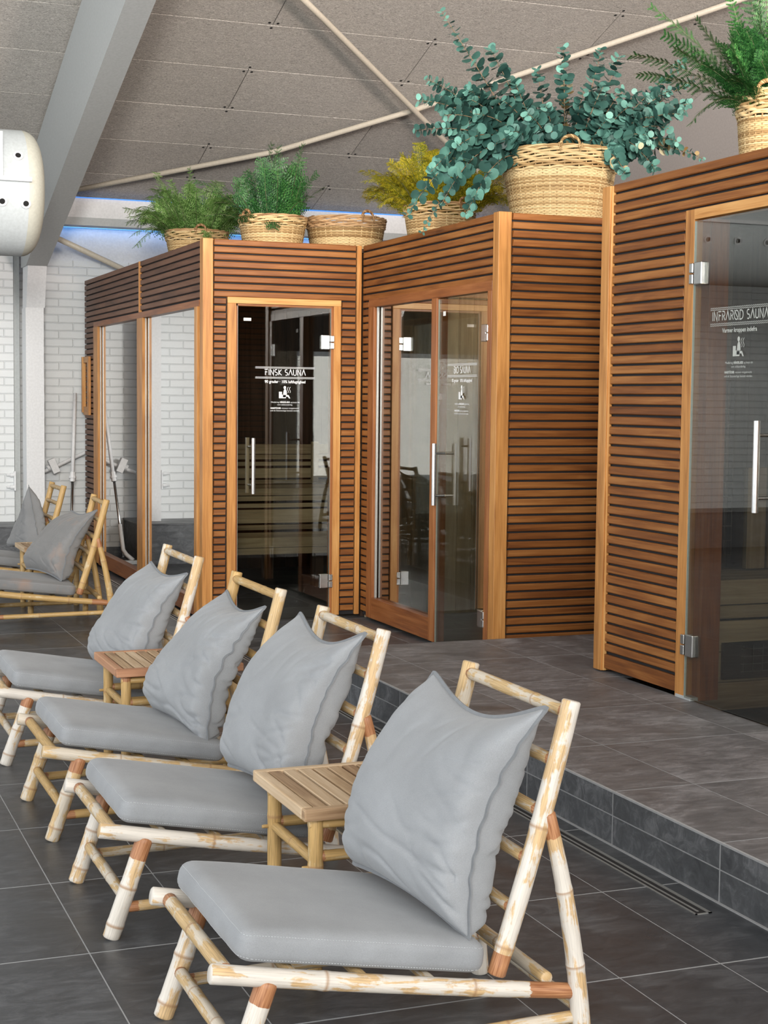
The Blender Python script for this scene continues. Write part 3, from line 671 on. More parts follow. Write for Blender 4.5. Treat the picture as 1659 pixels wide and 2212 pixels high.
part(FB, 'inner_door_frame', A, off, [(2.655, 2.668, 0.02, 1.966, -.05, -.008, 'z'), (3.272, 3.288, 0.02, 1.966, -.05, -.006, 'z'), (2.655, 3.288, 1.95, 1.966, -.05, -.008)], FRAME)
g = glassdoor(FB, A, off, 2.668, 3.272, .012, 1.955, 3.262, (1.742, .238), 1, 'FINSK SAUNA', '90 grader · 10% luftfugtighed', .265, 1.532, handles=(1, -1), d=-.012, hs=2.752, sc=2.969)
m = M(); FB.box(m, 2.704, 2.752, 1.862, 1.88, -.0065, -.006); m.build('sticker', [plain('sticker_white', (.8, .78, .76), .6)], g, off, label='small white sticker')
part(FB, 'corner_strip', A, off, [(3.440, 3.470, .02, 2.35, -.02, .006, 'z')], POST)
m = M(); m.box(2.49, 5.4, 9.33, 13.2, 2.31, 2.335, grain=0); m.build('roof_panel', [DARKW], A, off)
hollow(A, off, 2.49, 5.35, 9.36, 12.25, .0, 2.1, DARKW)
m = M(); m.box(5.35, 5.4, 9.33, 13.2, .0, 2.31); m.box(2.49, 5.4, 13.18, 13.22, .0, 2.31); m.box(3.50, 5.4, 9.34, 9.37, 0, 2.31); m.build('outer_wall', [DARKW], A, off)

def bench(name, label, x0, x1, y0, y1, z, backz, off, mt=BENCH, fasc=(.0, .09), face=-1):
    t = thing(name, label, 'bench', off)
    m = M(); n = int((y1-y0)/.1)
    for i in range(n):
        a = y0+(y1-y0)*i/n; m.box(x0, x1, a+.004, a+(y1-y0)/n-.004, z-.025, z, grain=0)
    m.build('seat_slats', [mt], t, off)
    m = M(); zz = z
    for hh, gp in fasc: m.box(x0, x1, y0-.02, y0+.005, zz-hh, zz, grain=0); zz -= hh+gp
    m.build('front_boards', [mt], t, off)
    if backz:
        m = M(); zz = backz
        for hh, gp in ((.075, .006), (.035, .02), (.03, .02), (.075, .015), (.03, .02)):
            if zz-hh < z: break
            m.box(x0, x1, y1+.01, y1+.035, zz-hh, zz, grain=0); zz -= hh+gp
        m.build('backrest_slats', [mt], t, off)
        m = M(); m.box(3.93, 3.985, y1-.015, y1+.01, z+.02, backz+.02, grain=2); m.build('backrest_post', [mt], t, off)
    m = M()
    for x in (x0+.05, (x0+x1)/2, x1-.05): m.box(x-.03, x+.03, y1-.14, y1-.10, 0.0, z-.026, grain=2); m.box(x-.03, x+.03, y1-.06, y1-.02, 0.0, z-.026, grain=2)
    m.build('legs', [DARKW], t, off)
    return t
bench('sauna_bench', 'upper pale wooden bench with slatted backrest inside the Finsk Sauna', 2.75, 4.35, 11.10, 11.62, .72, 1.03, (3.5, 11.4, 0), fasc=((.05, .006), (.035, .02), (.03, .015), (.10, .015), (.035, 0)))
bench('sauna_bench', 'lower pale wooden bench behind the Finsk Sauna door glass', 2.75, 4.75, 10.62, 11.02, .40, None, (3.5, 10.8, 0), fasc=((.07, .004), (.045, 0)))

# wooden sand-timer frame on the left end of face A
t = thing('sand_timer', 'small wooden sand timer frame fixed to the left end of the sauna wall', 'timer', (2.44, 13.1, 1.2))
part(FA, 'frame', t, (2.44, 13.1, 1.2), [(12.965, 13.02, 1.23, 1.715, .0, .022, 'z'), (13.19, 13.235, 1.25, 1.715, .0, .030, 'z'), (13.02, 13.19, 1.665, 1.715, .0, .022), (13.02, 13.19, 1.23, 1.30, .0, .022)], POST)

# ---- Bio sauna (middle cabin): face C looks left, face D looks to the camera
off = (4.5, 8.3, 0)
Bc = thing('sauna_cabin', 'slatted wooden sauna cabin in the middle with a large window and the Bio Sauna door', 'sauna', off)
FC = Face('x', 3.48, -1); FD = Face('y', 7.30, -1)
def rc(z):
    if z > 2.012: return [(7.358, 9.298)]
    return [(7.358, 7.376) if False else (7.345, 7.374), (9.19, 9.298)]
slats(FC, Bc, off, 2.35, .02, rc)
slats(FD, Bc, off, 2.35, .02, lambda z: [(3.548, 5.35)])
back(FC, Bc, off, [(7.32, 9.29, 1.98, 2.345), (7.32, 7.385, .02, 1.98), (9.175, 9.29, .02, 1.98)])
back(FD, Bc, off, [(3.52, 5.38, .02, 2.345)])
part(FD, 'corner_post', Bc, off, [(3.464, 3.536, .012, 2.352, -.055, .012, 'z')], POST, 'pale corner post')
part(FC, 'window_frame', Bc, off, [(7.385, 9.18, 1.958, 2.010, -.06, .004), (9.085, 9.18, .02, 1.958, -.06, .006, 'z'), (8.092, 8.165, .02, 1.958, -.06, .010, 'z'), (8.165, 9.085, .02, .150, -.06, .006), (7.376, 7.425, .02, 1.958, -.06, .010, 'z')], FRAME)
part(FC, 'seal_strip', Bc, off, [(9.068, 9.085, .15, 1.958, -.026, -.012)], GASKET)
m = M(); FC.box(m, 8.165, 9.085, .15, 1.958, -.036, -.030); m.build('window_pane', [GLASS], Bc, off)
g = glassdoor(FC, Bc, off, 7.432, 8.088, .012, 1.950, 7.445, (1.742, .238), -1, 'BIO SAUNA', '55 grader · 50% luftfugtighed', .215, 1.537, handles=(1, -1), d=-.004, hs=7.985, sc=7.745)
m = M(); FC.box(m, 7.985, 8.02, 1.855, 1.88, .001, .0014); m.build('sticker', [plain('sticker_white2', (.8, .78, .76), .6)], g, off, label='small white sticker')
m = M(); m.box(3.51, 5.35, 7.33, 9.33, 2.31, 2.335, grain=0); m.build('roof_panel', [DARKW], Bc, off)
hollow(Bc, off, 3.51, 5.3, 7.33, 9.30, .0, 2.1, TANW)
bench('sauna_bench', 'tan wooden bench inside the Bio Sauna cabin', 4.45, 5.25, 7.45, 9.2, .45, None, (4.8, 8.3, 0), TANW, fasc=((.42, 0),))

# ---- Infrared sauna (right cabin) standing on the step
off = (4.4, 5.1, 0)
Cc = thing('sauna_cabin', 'nearest slatted wooden sauna cabin at the right with the Infrarød Sauna glass door', 'sauna', off)
FE = Face('x', 3.49, -1); FE2 = Face('y', 6.24, 1)
slats(FE, Cc, off, 2.35, .262, lambda z: [(4.05, 6.168)] if z > 2.175 else [(4.05, 4.76), (5.572, 6.168)])
part(FE, 'base_board', Cc, off, [(5.566, 6.168, .190, .254, -.014, .0)], SLAT)
back(FE, Cc, off, [(4.05, 6.2, 2.15, 2.345), (5.53, 6.2, .20, 2.15), (4.05, 4.80, .2, 2.15)])
slats(FE2, Cc, off, 2.35, .2, lambda z: [(3.54, 5.0)])
back(FE2, Cc, off, [(3.5, 5.0, .2, 2.345)])
part(FE, 'corner_post', Cc, off, [(6.172, 6.242, .178, 2.345, -.05, .014, 'z'), (6.166, 6.2, .178, 2.345, -.012, .006, 'z')], POST, 'pale corner post')
part(FE, 'door_frame', Cc, off, [(5.495, 5.562, .172, 2.172, -.07, .006, 'z'), (4.77, 4.825, .172, 2.172, -.07, .006, 'z'), (4.77, 5.495, 2.130, 2.172, -.07, .008)], POST, 'light wooden door frame')
part(FE, 'inner_post', Cc, off, [(5.43, 5.49, .172, 2.13, -.12, -.03, 'z')], FRAME)
part(FE, 'frame_foot', Cc, off, [(5.44, 5.555, .1715, .186, -.04, .008)], STEELG)
glassdoor(FE, Cc, off, 4.832, 5.486, .180, 2.122, 5.474, (1.912, .40), -1, 'INFRARØD SAUNA', 'Varmer kroppen indefra', .375, 1.716, handles=(1,), d=.004, hs=4.935, sc=5.160)
m = M(); m.box(3.53, 5.0, 4.06, 6.20, 2.31, 2.335, grain=0); m.build('roof_panel', [DARKW], Cc, off)
hollow(Cc, off, 3.53, 4.95, 4.08, 6.20, .0, 2.2, BROWNW)
m = M(); m.box(3.53, 4.97, 4.04, 4.08, 0, 2.3); m.box(3.51, 4.97, 4.08, 6.2, 0.0005, .004); m.build('floor_panel', [DARKW], Cc, off)
t = thing('sauna_bench', 'pale wooden bench with a black grille inside the Infrarød Sauna', 'bench', (4.2, 5.95, 0))
o3 = (4.2, 5.95, 0)
m = M()
for i in range(5): m.box(3.60, 4.9, 5.70+.092*i+.004, 5.792+.092*i-.004, .60, .63, grain=0)
m.build('seat_slats', [BENCH], t, o3)
m = M(); z = .60
for hh, gp in ((.075, .006), (.055, .012), (.13, .004), (.13, .004), (.12, 0)): m.box(3.60, 4.9, 5.70, 5.725, z-hh, z, grain=0); z -= hh+gp
m.build('front_boards', [BENCH], t, o3)
m = M(); m.box(3.80, 4.35, 5.685, 5.70, .20, .36, 0)
for i in range(8): m.box(3.90+.05*i, 3.902+.05*i, 5.68, 5.686, .225, .345, 1)
for i in range(4): m.box(3.89, 4.3, 5.68, 5.686, .23+.033*i, .232+.033*i, 1)
m.build('grille', [BLACK, plain('grille_wire', (.12, .12, .12), .5)], t, o3, label='black metal grille')
t = thing('infrared_heater', 'tall wire-guarded infrared heater on the inner wall behind the Infrarød door', 'heater', (3.9, 6.1, .8)); o3 = (3.9, 6.1, .8)
m = M(); m.box(3.86, 4.02, 6.10, 6.16, .72, 1.50); m.build('radiator_panel', [plain('blue_grey_panel', (.06, .08, .10), .5)], t, o3)
m = M()
for i in range(7): m.box(3.84+.037*i, 3.8425+.037*i, 6.04, 6.0425, .70, 1.50)
for i in range(13): m.box(3.84, 4.065, 6.039, 6.042, .70+.066*i, .7025+.066*i)
m.build('wire_guard', [CHROME], t, o3)
for i in range(3):
    t = thing('backrest', ['slatted pale backrest panel nearest the wire heater', 'middle pale backrest panel inside the Infrarød cabin', 'far right pale backrest panel inside the Infrarød cabin'][i], 'backrest', (4.2+.2*i, 6.05, .64)); o3 = (4.2+.2*i, 6.05, .64)
    m = M(); m.box(4.12+.24*i, 4.22+.24*i, 6.0, 6.03, .64, 1.10, grain=2); m.build('board', [BENCH], t, o3)
    m = M(); m.box(4.235+.24*i, 4.33+.24*i, 6.0, 6.03, .64, 1.10, grain=2); m.build('board', [BENCH], t, o3)

# ------------------------------------------------------------------ bamboo lounge chairs
def bpole(parent, name, p0, p1, r, mt, rings=(), wear=(0, 0), bend=None, r1=None, seg=14, n=26, round_end=True):
    """bamboo pole with thickened nodes; wear=(start,end) lengths of peeled brown ends"""
    p0, p1 = Vector(p0), Vector(p1); Ln = (p1-p0).length; r1 = r1 or r
    ts = [i/n for i in range(n+1)]
    for q in rings: ts += [q-.006/Ln, q, q+.006/Ln, q-.014/Ln, q+.014/Ln]
    ts = sorted(set([max(0, min(1, t)) for t in ts])); pts, rad, wr, rg = [], [], [], []
    bd = Vector(bend) if bend else Vector((0, 0, 0))
    for t in ts:
        pts.append(p0.lerp(p1, t)+bd*4*t*(1-t)); dd = min([abs(t-q)*Ln for q in rings] or [9])
        rr = lerp(r, r1, t)*(1+.035*noise.noise(Vector((t*Ln*9, p0.x*7, p0.y*5+p0.z*3))))
        if dd < .014: rr *= 1+.07*(1-dd/.014)
        rad.append(rr); rg.append(1.0 if dd < .003 else 0.0)
        wr.append(max(.9 if t*Ln < wear[0] else .0, .9 if (1-t)*Ln < wear[1] else 0))
    if round_end:
        d0 = (pts[1]-pts[0]).normalized(); d1 = (pts[-1]-pts[-2]).normalized()
        pts = [pts[0]-d0*.003]+pts+[pts[-1]+d1*.003]; rad = [rad[0]*.86]+rad+[rad[-1]*.86]; wr = [wr[0]]+wr+[wr[-1]]; rg = [0]+rg+[0]
    m = M(); m.tube(pts, rad, seg, wear=wr, ring=rg)
    return m.build(name, [mt], parent, (0, 0, 0), smooth=True, attrs=True)
def chair(loc, rz, w, mt, mt2, label, seed, zf=.282, footx=.025, tint=None):
    """local x: from the front rail end to the back, local y: from the near to the far side"""
    rn = random.Random(seed)
    t = thing('lounge_chair', label, 'chair', loc, R_(rz), 'low bamboo lounge chairs in rows on the slate floor')
    def rr(a, b): return rn.uniform(a, b)
    for y in (0, w):
        bpole(t, 'side_rail', (0, y, zf), (.79, y, .145), .0205, mt, (rr(.28, .38), rr(.62, .72)), (0, .10 if y == 0 else .0), r1=.017, bend=(0, 0, -.004), seg=18)
        lt = (footx+.088*(1 if footx < .1 else .2), y, lerp(zf, .145, .13)-.012)
        bpole(t, 'front_leg', (footx, y, 0.003), lt, .0225, mt, (rr(.12, .2), rr(.5, .6)), (0, rr(.03, .06)), seg=18)
        bpole(t, 'back_post', (.612, y-(.0 if y else .0), .205), (.776, y, .768), .020, mt if y == 0 else mt2, (rr(.08, .12), rr(.5, .56)), (.045 if y == 0 else .02, 0), r1=.0205, bend=(.006, 0, 0), seg=18)
        bpole(t, 'rear_leg', (.815, y+(-.008 if y == 0 else .008), .003), (.722, y+(-.008 if y == 0 else .008), .535), .0215, mt, (rr(.3, .4), rr(.68, .75)), (0, .05), bend=(.014, 0, 0), r1=.016, seg=18)
        bpole(t, 'lower_side_rail', (footx+.03, y, .078), (.80, y, .088), .014, mt2, (rr(.3, .4), rr(.7, .8)), (.05, 0), r1=.0135)
    bpole(t, 'front_rail', (.035, .018, zf-.008), (.035, w-.018, zf-.008), .0165, mt2, (rr(.45, .55),), (.012, .02))
    bpole(t, 'front_stretcher', (footx+.035, .02, .105), (footx+.035, w-.02, .105), .015, mt2, (rr(.3, .4), rr(.7, .8)), (.012, .012))
    bpole(t, 'rear_rail', (.735, .012, .175), (.735, w-.012, .175), .0145, mt2, (rr(.4, .6),), (0, 0))
    bpole(t, 'rear_stretcher', (.808, .012, .105), (.808, w-.012, .105), .013, mt2, (rr(.4, .6),), (.015, .015))
    for i, f in enumerate((.02, .20, .385, .56, .745)):
        z = .757-f*.5625; x = .612+.164*(z-.205)/.563
        bpole(t, 'back_rung', (x, .014, z), (x, w-.014, z), .0135 if i else .0145, mt2 if i else mt2, (rr(.6, .75),) if i % 2 else (rr(.25, .4),), (.016, .016))
    for i, x in enumerate((.17, .32, .47)):
        bpole(t, 'seat_bar', (x, .012, lerp(zf, .145, x/.79)), (x, w-.012, lerp(zf, .145, x/.79)), .012, mt2, (), (0, 0), seg=10, n=6)
    return t

def rounded_slab(name, dims, rad, mt, label, loc, basis, seed, group, puff=.008, nseg=(44, 40, 8)):
    """soft slab cushion: dims (lx, ly, lz) in the frame basis=(ux, uy, uz) with its base corner at loc"""
    lx, ly, lz = dims; ux, uy, uz = [Vector(a) for a in basis]; loc = Vector(loc)
    bm = bmesh.new(); V = {}
    def vert(i, j, k):
        if (i, j, k) in V: return V[(i, j, k)]
        p = Vector((lx*i/nseg[0], ly*j/nseg[1], lz*k/nseg[2]))
        q = Vector((min(max(p.x, rad[0]), lx-rad[0]), min(max(p.y, rad[0]), ly-rad[0]), min(max(p.z, rad[1]), lz-rad[1])))
        d = p-q
        if d.length > 1e-6:
            e = Vector((d.x/rad[0], d.y/rad[0], d.z/rad[1])); mxn = max(abs(e.x), abs(e.y), abs(e.z)); e = e/e.length*mxn if e.length else e
            p = q+Vector((e.x*rad[0], e.y*rad[0], e.z*rad[1]))
        fx = 1-(2*p.x/lx-1)**4; fy = 1-(2*p.y/ly-1)**4
        nz = noise.noise(Vector((p.x*7+seed, p.y*7, seed*1.3)))
        p.z += (puff*fx*fy+.004*nz*fx*fy)*(p.z/lz)
        sd = noise.noise(Vector((p.x*16+seed, p.y*16, p.z*22)))*.0028
        dirc = Vector(((p.x-lx/2)/lx, (p.y-ly/2)/ly, 0))
        edge = max(abs(2*p.x/lx-1), abs(2*p.y/ly-1))
        if edge > .9: p += dirc.normalized()*sd; p.z -= .004*sin(pi*min(1, max(0, p.z/lz)))*0
        w = loc+ux*p.x+uy*p.y+uz*p.z
        V[(i, j, k)] = bm.verts.new(w-loc); return V[(i, j, k)]
    nx, ny, nz_ = nseg
    for i in range(nx):
        for j in range(ny):
            bm.faces.new((vert(i, j, nz_), vert(i+1, j, nz_), vert(i+1, j+1, nz_), vert(i, j+1, nz_)))
            bm.faces.new((vert(i, j, 0), vert(i, j+1, 0), vert(i+1, j+1, 0), vert(i+1, j, 0)))
    for k in range(nz_):
        for i in range(nx):
            bm.faces.new((vert(i, 0, k), vert(i+1, 0, k), vert(i+1, 0, k+1), vert(i, 0, k+1)))
            bm.faces.new((vert(i, ny, k), vert(i, ny, k+1), vert(i+1, ny, k+1), vert(i+1, ny, k)))
        for j in range(ny):
            bm.faces.new((vert(0, j, k), vert(0, j, k+1), vert(0, j+1, k+1), vert(0, j+1, k)))
            bm.faces.new((vert(nx, j, k), vert(nx, j+1, k), vert(nx, j+1, k+1), vert(nx, j, k+1)))
    me = bpy.data.meshes.new('cushion_cover'); 
    for f in bm.faces: f.smooth = True
    # dashed stitch line following the upper and lower edge
    loops = []
    for k, ins in ((nz_-1, 0), (1, 0)):
        loop = [V[(i, 0, k)].co.copy() for i in range(1, nx)]+[V[(nx, j, k)].co.copy() for j in range(1, ny)]
        loop2 = [V[(0, j, k)].co.copy() for j in range(ny-1, 0, -1)]
        loops.append(loop2+loop)
    bm.to_mesh(me); bm.free(); me.materials.append(mt)
    t = thing(name, label, 'cushion', loc, 0, group)
    o = bpy.data.objects.new('cushion_cover', me); COL.objects.link(o); o.parent = t
    c0 = ux*lx/2+uy*ly/2+uz*lz/2
    for lp in loops:
        m = M()
        for a, b in zip(lp, lp[1:]):
            Ls = (b-a).length; s = 0; n_ = max(1, int(Ls/.0055))
            for q in range(n_):
                p = a.lerp(b, (q+.15)/n_); r = a.lerp(b, (q+.72)/n_); ot = (p-c0); ot = (ot-uz*ot.dot(uz)*.2).normalized()
                m.tube([p+ot*.0004, r+ot*.0004], .0007, 4)
        m.build('stitching', [STITCH], t, (0, 0, 0), label='pale stitched line')
    return t

def pillow(label, TN, TF, BN, BF, bow, tf, tb, mt, seed, group, sagtop=.055, N=84, wr=1.0, side=.018):
    """corners: top/bottom, near/far. bow: how far the seam bulges towards the sitter"""
    TN, TF, BN, BF = [Vector(p) for p in (TN, TF, BN, BF)]
    nrm = (TN-BN).cross(TF-TN).normalized()
    if nrm.x > 0: nrm = -nrm         # towards the sitter (-x)
    base = (BN+BF)/2; t = thing('back_cushion', label, 'cushion', base, 0, group)
    def seamp(u, v):                 # u: near->far, v: bottom->top
        p = BN.lerp(BF, u).lerp(TN.lerp(TF, u), v)
        upv = (TN-BN).normalized(); acr = (BF-BN).normalized()
        eu = 1-abs(2*u-1)**2; ev = 1-abs(2*v-1)**2
        p -= upv*sagtop*(v**3)*(eu**1.3)
        p += upv*.018*((1-v)**3)*eu
        p += acr*side*ev*((1-u)**3-u**3)
        p += nrm*bow*(sin(pi*min(1, v*1.0))**.9)
        return p
    def prof(u, v): return (max(0, 1-abs(2*u-1)**6)**.5)*(max(0, 1-abs(2*v-1)**(3.2 if v > .5 else 7))**(.75 if v > .5 else .5))
    def crease(a, w=.30): return -(max(0, 1-abs(a)/w)**1.6)
    def wrk(u, v, s):
        a = 0; e = min(u, 1-u)
        mask = max(0, 1-e/.40)**1.1*(.25+.95*max(0, 1-v*1.05))*(.3 if u > .5 else 1)
        a += crease(noise.noise(Vector((u*2.1+seed*3, v*8.5+s*5+u*2, seed))), .30)*.011*mask
        a += crease(noise.noise(Vector((u*3.1+seed*7+9, v*7+s*3-u*3, seed+4))), .22)*.010*mask
        m2 = max(0, 1-v/.5)*(1-abs(2*u-1)**4)
        a += crease(noise.noise(Vector((u*2.2+9*s+seed, v*7.5-u*1.5+seed*2, 7))), .20)*.009*m2
        m3 = max(0, (v-.5)/.5)*(1-abs(2*u-1)**4)
        a += crease(noise.noise(Vector((u*5.5+4*s+seed, v*2.2+u*2, 3))), .25)*.006*m3
        a += .014*noise.noise(Vector((u*2.2+seed, v*2.6, s)))
        return a*wr
    m = M(); idx = {}
    for s in (0, 1):
        for i in range(N+1):
            for j in range(N+1):
                # cluster samples at the border
                u = .5-.5*cos(pi*i/N)*(.35)+(.65*(i/N-.5)); v = .5-.5*cos(pi*j/N)*(.35)+(.65*(j/N-.5))
                u = min(1, max(0, u)); v = min(1, max(0, v))
                edge = i in (0, N) or j in (0, N)
                if s == 1 and edge: idx[(s, i, j)] = idx[(0, i, j)]; continue
                p = seamp(u, v)
                wob = Vector((0, 0, 0))
                if i in (0, N) or True:
                    e = max(0, 1-min(u, 1-u)/.08)
                    wob = nrm*(.009*noise.noise(Vector((v*15, seed+u, 1))))*e*sin(pi*v)*wr
                th = prof(u, v); low = 1+.25*(1-v)
                low = 1.18-.38*v; d = (tf*th*low+wrk(u, v, 0)*min(1, th*1.4)) if s == 0 else -(tb*th*(1.12-.25*v)+wrk(u, v, 1)*min(1, th*1.4))
                acr = (BF-BN).normalized(); eb = min(u, 1-u)
                p = p+nrm*d+wob+acr*(-1 if u < .5 else 1)*.020*sin(pi*min(1, eb/.24))*(sin(pi*v)**.6 if v > .5 else min(1, v/.06)**.5)
                idx[(s, i, j)] = m.addv(p)
    for s in (0, 1):
        for i in range(N):
            for j in range(N):
                q = (idx[(s, i, j)], idx[(s, i+1, j)], idx[(s, i+1, j+1)], idx[(s, i, j+1)])
                m.face(q if s else q[::-1])
    m.build('cushion_cover', [mt], t, base, smooth=True)
    rim = [idx[(0, i, 0)] for i in range(N)]+[idx[(0, N, j)] for j in range(N)]+[idx[(0, i, N)] for i in range(N, 0, -1)]+[idx[(0, 0, j)] for j in range(N, 0, -1)]
    P = [Vector(m.v[k]) for k in rim]; c = sum(P, Vector())/len(P)
    m2 = M(); n = len(P); rows = []
    for k in range(n):
        tg = (P[(k+1) % n]-P[k-1]).normalized(); ot = tg.cross(nrm); ot = ot.normalized()
        if ot.dot(P[k]-c) < 0: ot = -ot
        rows.append([m2.addv(P[k]-ot*.003+nrm*.0022), m2.addv(P[k]+ot*.0075+nrm*.0018), m2.addv(P[k]+ot*.0075-nrm*.0018), m2.addv(P[k]-ot*.003-nrm*.0022)])
    for k in range(n):
        a, b = rows[k], rows[(k+1) % n]
        for q in range(4): m2.face((a[q], b[q], b[(q+1) % 4], a[(q+1) % 4]))
    m2.build('seam_edge', [FABE], t, base, smooth=False)
    return t

GCH = 'grey seat cushions on the lounge chairs'; GPL = 'grey back cushions leaning on the chair backs'
def seat(loc, rz, w, mt, label, seed, zf=.282):
    o = Vector(loc); ry = R_(rz); ux = Vector((cos(ry), sin(ry), 0)); uy = Vector((-sin(ry), cos(ry), 0))
    sl = -(zf-.145)/.79; u = (ux+Vector((0, 0, sl))).normalized(); uz = u.cross(uy).normalized()
    if uz.z < 0: uz = -uz
    b = o+ux*.048+uy*(-.008)+Vector((0, 0, zf+sl*.048+.0215))
    rounded_slab('seat_cushion', (.545, w+.016, .070), (.034, .026), mt, label, b, (u, uy, uz), seed, GCH)

CH = [
 ((.775, 2.875, 0), 0, .505, BAM_W, BAM_M, 'nearest lounge chair, white-washed bamboo with peeling coat, in the right foreground', 1, .282, .025),
 ((.765, 3.930, 0), 0, .500, BAM_W, BAM_M, 'white-washed bamboo lounge chair with brown peeling patches on its side rail, second from the camera', 2, .286, .028),
 ((.772, 4.875, 0), 0, .525, BAM_M, BAM_Y, 'creamy yellow bamboo lounge chair, third from the camera', 3, .286, .025),
 ((.775, 5.945, 0), 0, .525, BAM_W, BAM_M, 'pale knotty bamboo lounge chair, fourth in the front row, behind the small table', 4, .282, .025),
 ((1.092, 9.40, 0), -3, .53, BAM_Y, BAM_Y, 'golden bamboo lounge chair at the left in the back row, with stained cushions', 5, .235, .10),
 ((1.095, 10.86, 0), 0, .48, BAM_Y, BAM_Y, 'farthest golden bamboo lounge chair beside the white column', 6, .25, .10)]
for a in CH: chair(*a)
seat(CH[0][0], 0, .505, FAB, 'large light grey seat cushion of the nearest chair in the foreground', 1.0)
seat(CH[1][0], 0, .500, FAB, 'grey seat cushion with a water stain along its edge, on the second chair', 2.0, .286)
seat(CH[2][0], 0, .525, FAB, 'grey seat cushion of the third chair, partly under the creased back cushion', 3.0, .286)
seat(CH[3][0], 0, .525, FAB, 'grey seat cushion cut by the left picture edge beside the small table', 4.0)
seat(CH[4][0], -3, .53, FABS, 'brownish faded seat cushion on the golden bamboo chair at the left', 5.0, .235)
seat(CH[5][0], 0, .48, FABD, 'dark grey seat cushion on the farthest chair', 6.0, .25)
pillow('light grey back cushion with pointed corners on the nearest chair', (1.503, 2.895, .752), (1.445, 3.36, .752), (1.331, 2.893, .280), (1.255, 3.375, .312), .050, .074, .090, FAB, 1.0, GPL, .060, wr=1.25)
pillow('grey back cushion with soft folds in the middle, on the second chair', (1.497, 3.955, .756), (1.456, 4.40, .755), (1.318, 3.950, .287), (1.240, 4.405, .315), .045, .072, .085, FAB, 2.2, GPL, .060, wr=1.25)
pillow('strongly creased grey back cushion on the third chair', (1.505, 4.912, .705), (1.500, 5.37, .705), (1.302, 4.888, .265), (1.240, 5.375, .292), .050, .070, .075, FAB, 3.7, GPL, .045, wr=1.8)
pillow('grey back cushion behind the small table, on the fourth chair', (1.508, 5.97, .700), (1.470, 6.44, .700), (1.320, 5.962, .262), (1.240, 6.445, .285), .045, .066, .080, FAB, 4.1, GPL, .035, wr=1.4)
pillow('brown-stained back cushion leaning far back on the golden chair at the left', (1.825, 9.44, .700), (1.750, 9.90, .665), (1.608, 9.43, .282), (1.470, 9.90, .312), .040, .062, .080, FABS, 5.3, GPL, .030, wr=1.2)
pillow('dark grey back cushion twisted sideways on the farthest chair, one corner pointing up', (1.655, 11.02, .765), (1.735, 11.30, .62), (1.715, 10.86, .335), (1.585, 11.30, .315), .0, .085, .075, FABD, 6.4, GPL, .030, wr=1.2)

# ------------------------------------------------------------------ small slatted side tables
def table(loc, w, d, label, seed, light):
    x0, y0, _ = loc; zt = .425; rn = random.Random(seed)
    t = thing('side_table', label, 'table', loc, 0, 'small wooden side tables between the lounge chairs')
    fr = TEAK
    m = M(); m.box(0, w, 0, .026, zt-.030, zt, 0, 0); m.box(0, w, d-.026, d, zt-.030, zt, 0, 0); m.box(0, .030, .026, d-.026, zt-.030, zt, 0, 1); m.box(w-.03, w, .026, d-.026, zt-.030, zt, 0, 1)
    m.build('top_frame', [fr if light else FRAME2], t, bevel=.004)
    m = M(); n = int(round((w-.06)/.0405)); p = (w-.06)/n
    for i in range(n): m.box(.03+p*i+.0042, .03+p*(i+1)-.0042, .026, d-.026, zt-.016, zt-.0015+rn.uniform(-.0008, .0008), 0, 1)
    m.box(.03, w-.03, .02, d-.02, zt-.024, zt-.017, 1, 0)
    m.build('top_slats', [TEAK, GAPW], t, bevel=.0015)
    bm_ = BAM_Y
    for x, y in ((.045, .05), (w-.045, .05), (.045, d-.05), (w-.045, d-.05)):
        bpole(t, 'leg', (x, y, .002), (x, y, zt-.031), .0185, bm_, (rn.uniform(.3, .5), rn.uniform(.6, .8)), (0, .03 if rn.random() < .6 else 0), seg=16)
    for x in (.045, w-.045):
        bpole(t, 'stretcher', (x, .065, .285), (x, d-.065, .285), .014, bm_, (.5,), (0, .0))
    for y in (.05, d-.05):
        bpole(t, 'stretcher', (.06, y, .295), (w-.06, y, .295), .014, bm_, (.3,), (.012, 0)); bpole(t, 'stretcher', (.03, y, .375), (w-.03, y, .375), .012, bm_, (), (0, 0))
        if not light: bpole(t, 'stretcher', (.06, y, .24), (w-.06, y, .24), .012, bm_, (), (.012, 0))
    for x, y, z in ((.03, .05, .27), (.03, d-.05, .285)):
        bpole(t, 'peg', (x-.016, y, z), (x+.01, y, z), .005, bm_, (), (0, 0), seg=8, n=3)
    return t
GAPW = plain('dirt_brown_underside', (.085, .045, .025), .9)
FRAME2 = wood('reddish_table_edge', (.20, .09, .045), (.40, .20, .11), (.55, .33, .2), .6, .4)
table((1.157, 3.452, 0), .47, .43, 'pale weathered slatted side table in the foreground between the two nearest chairs', 1, True)
table((1.125, 5.47, 0), .47, .42, 'grey weathered slatted side table with a reddish edge, between the third and fourth chair', 2, False)
table((1.475, 10.02, 0), .44, .42, 'small brown slatted side table between the two golden chairs at the back', 3, True)

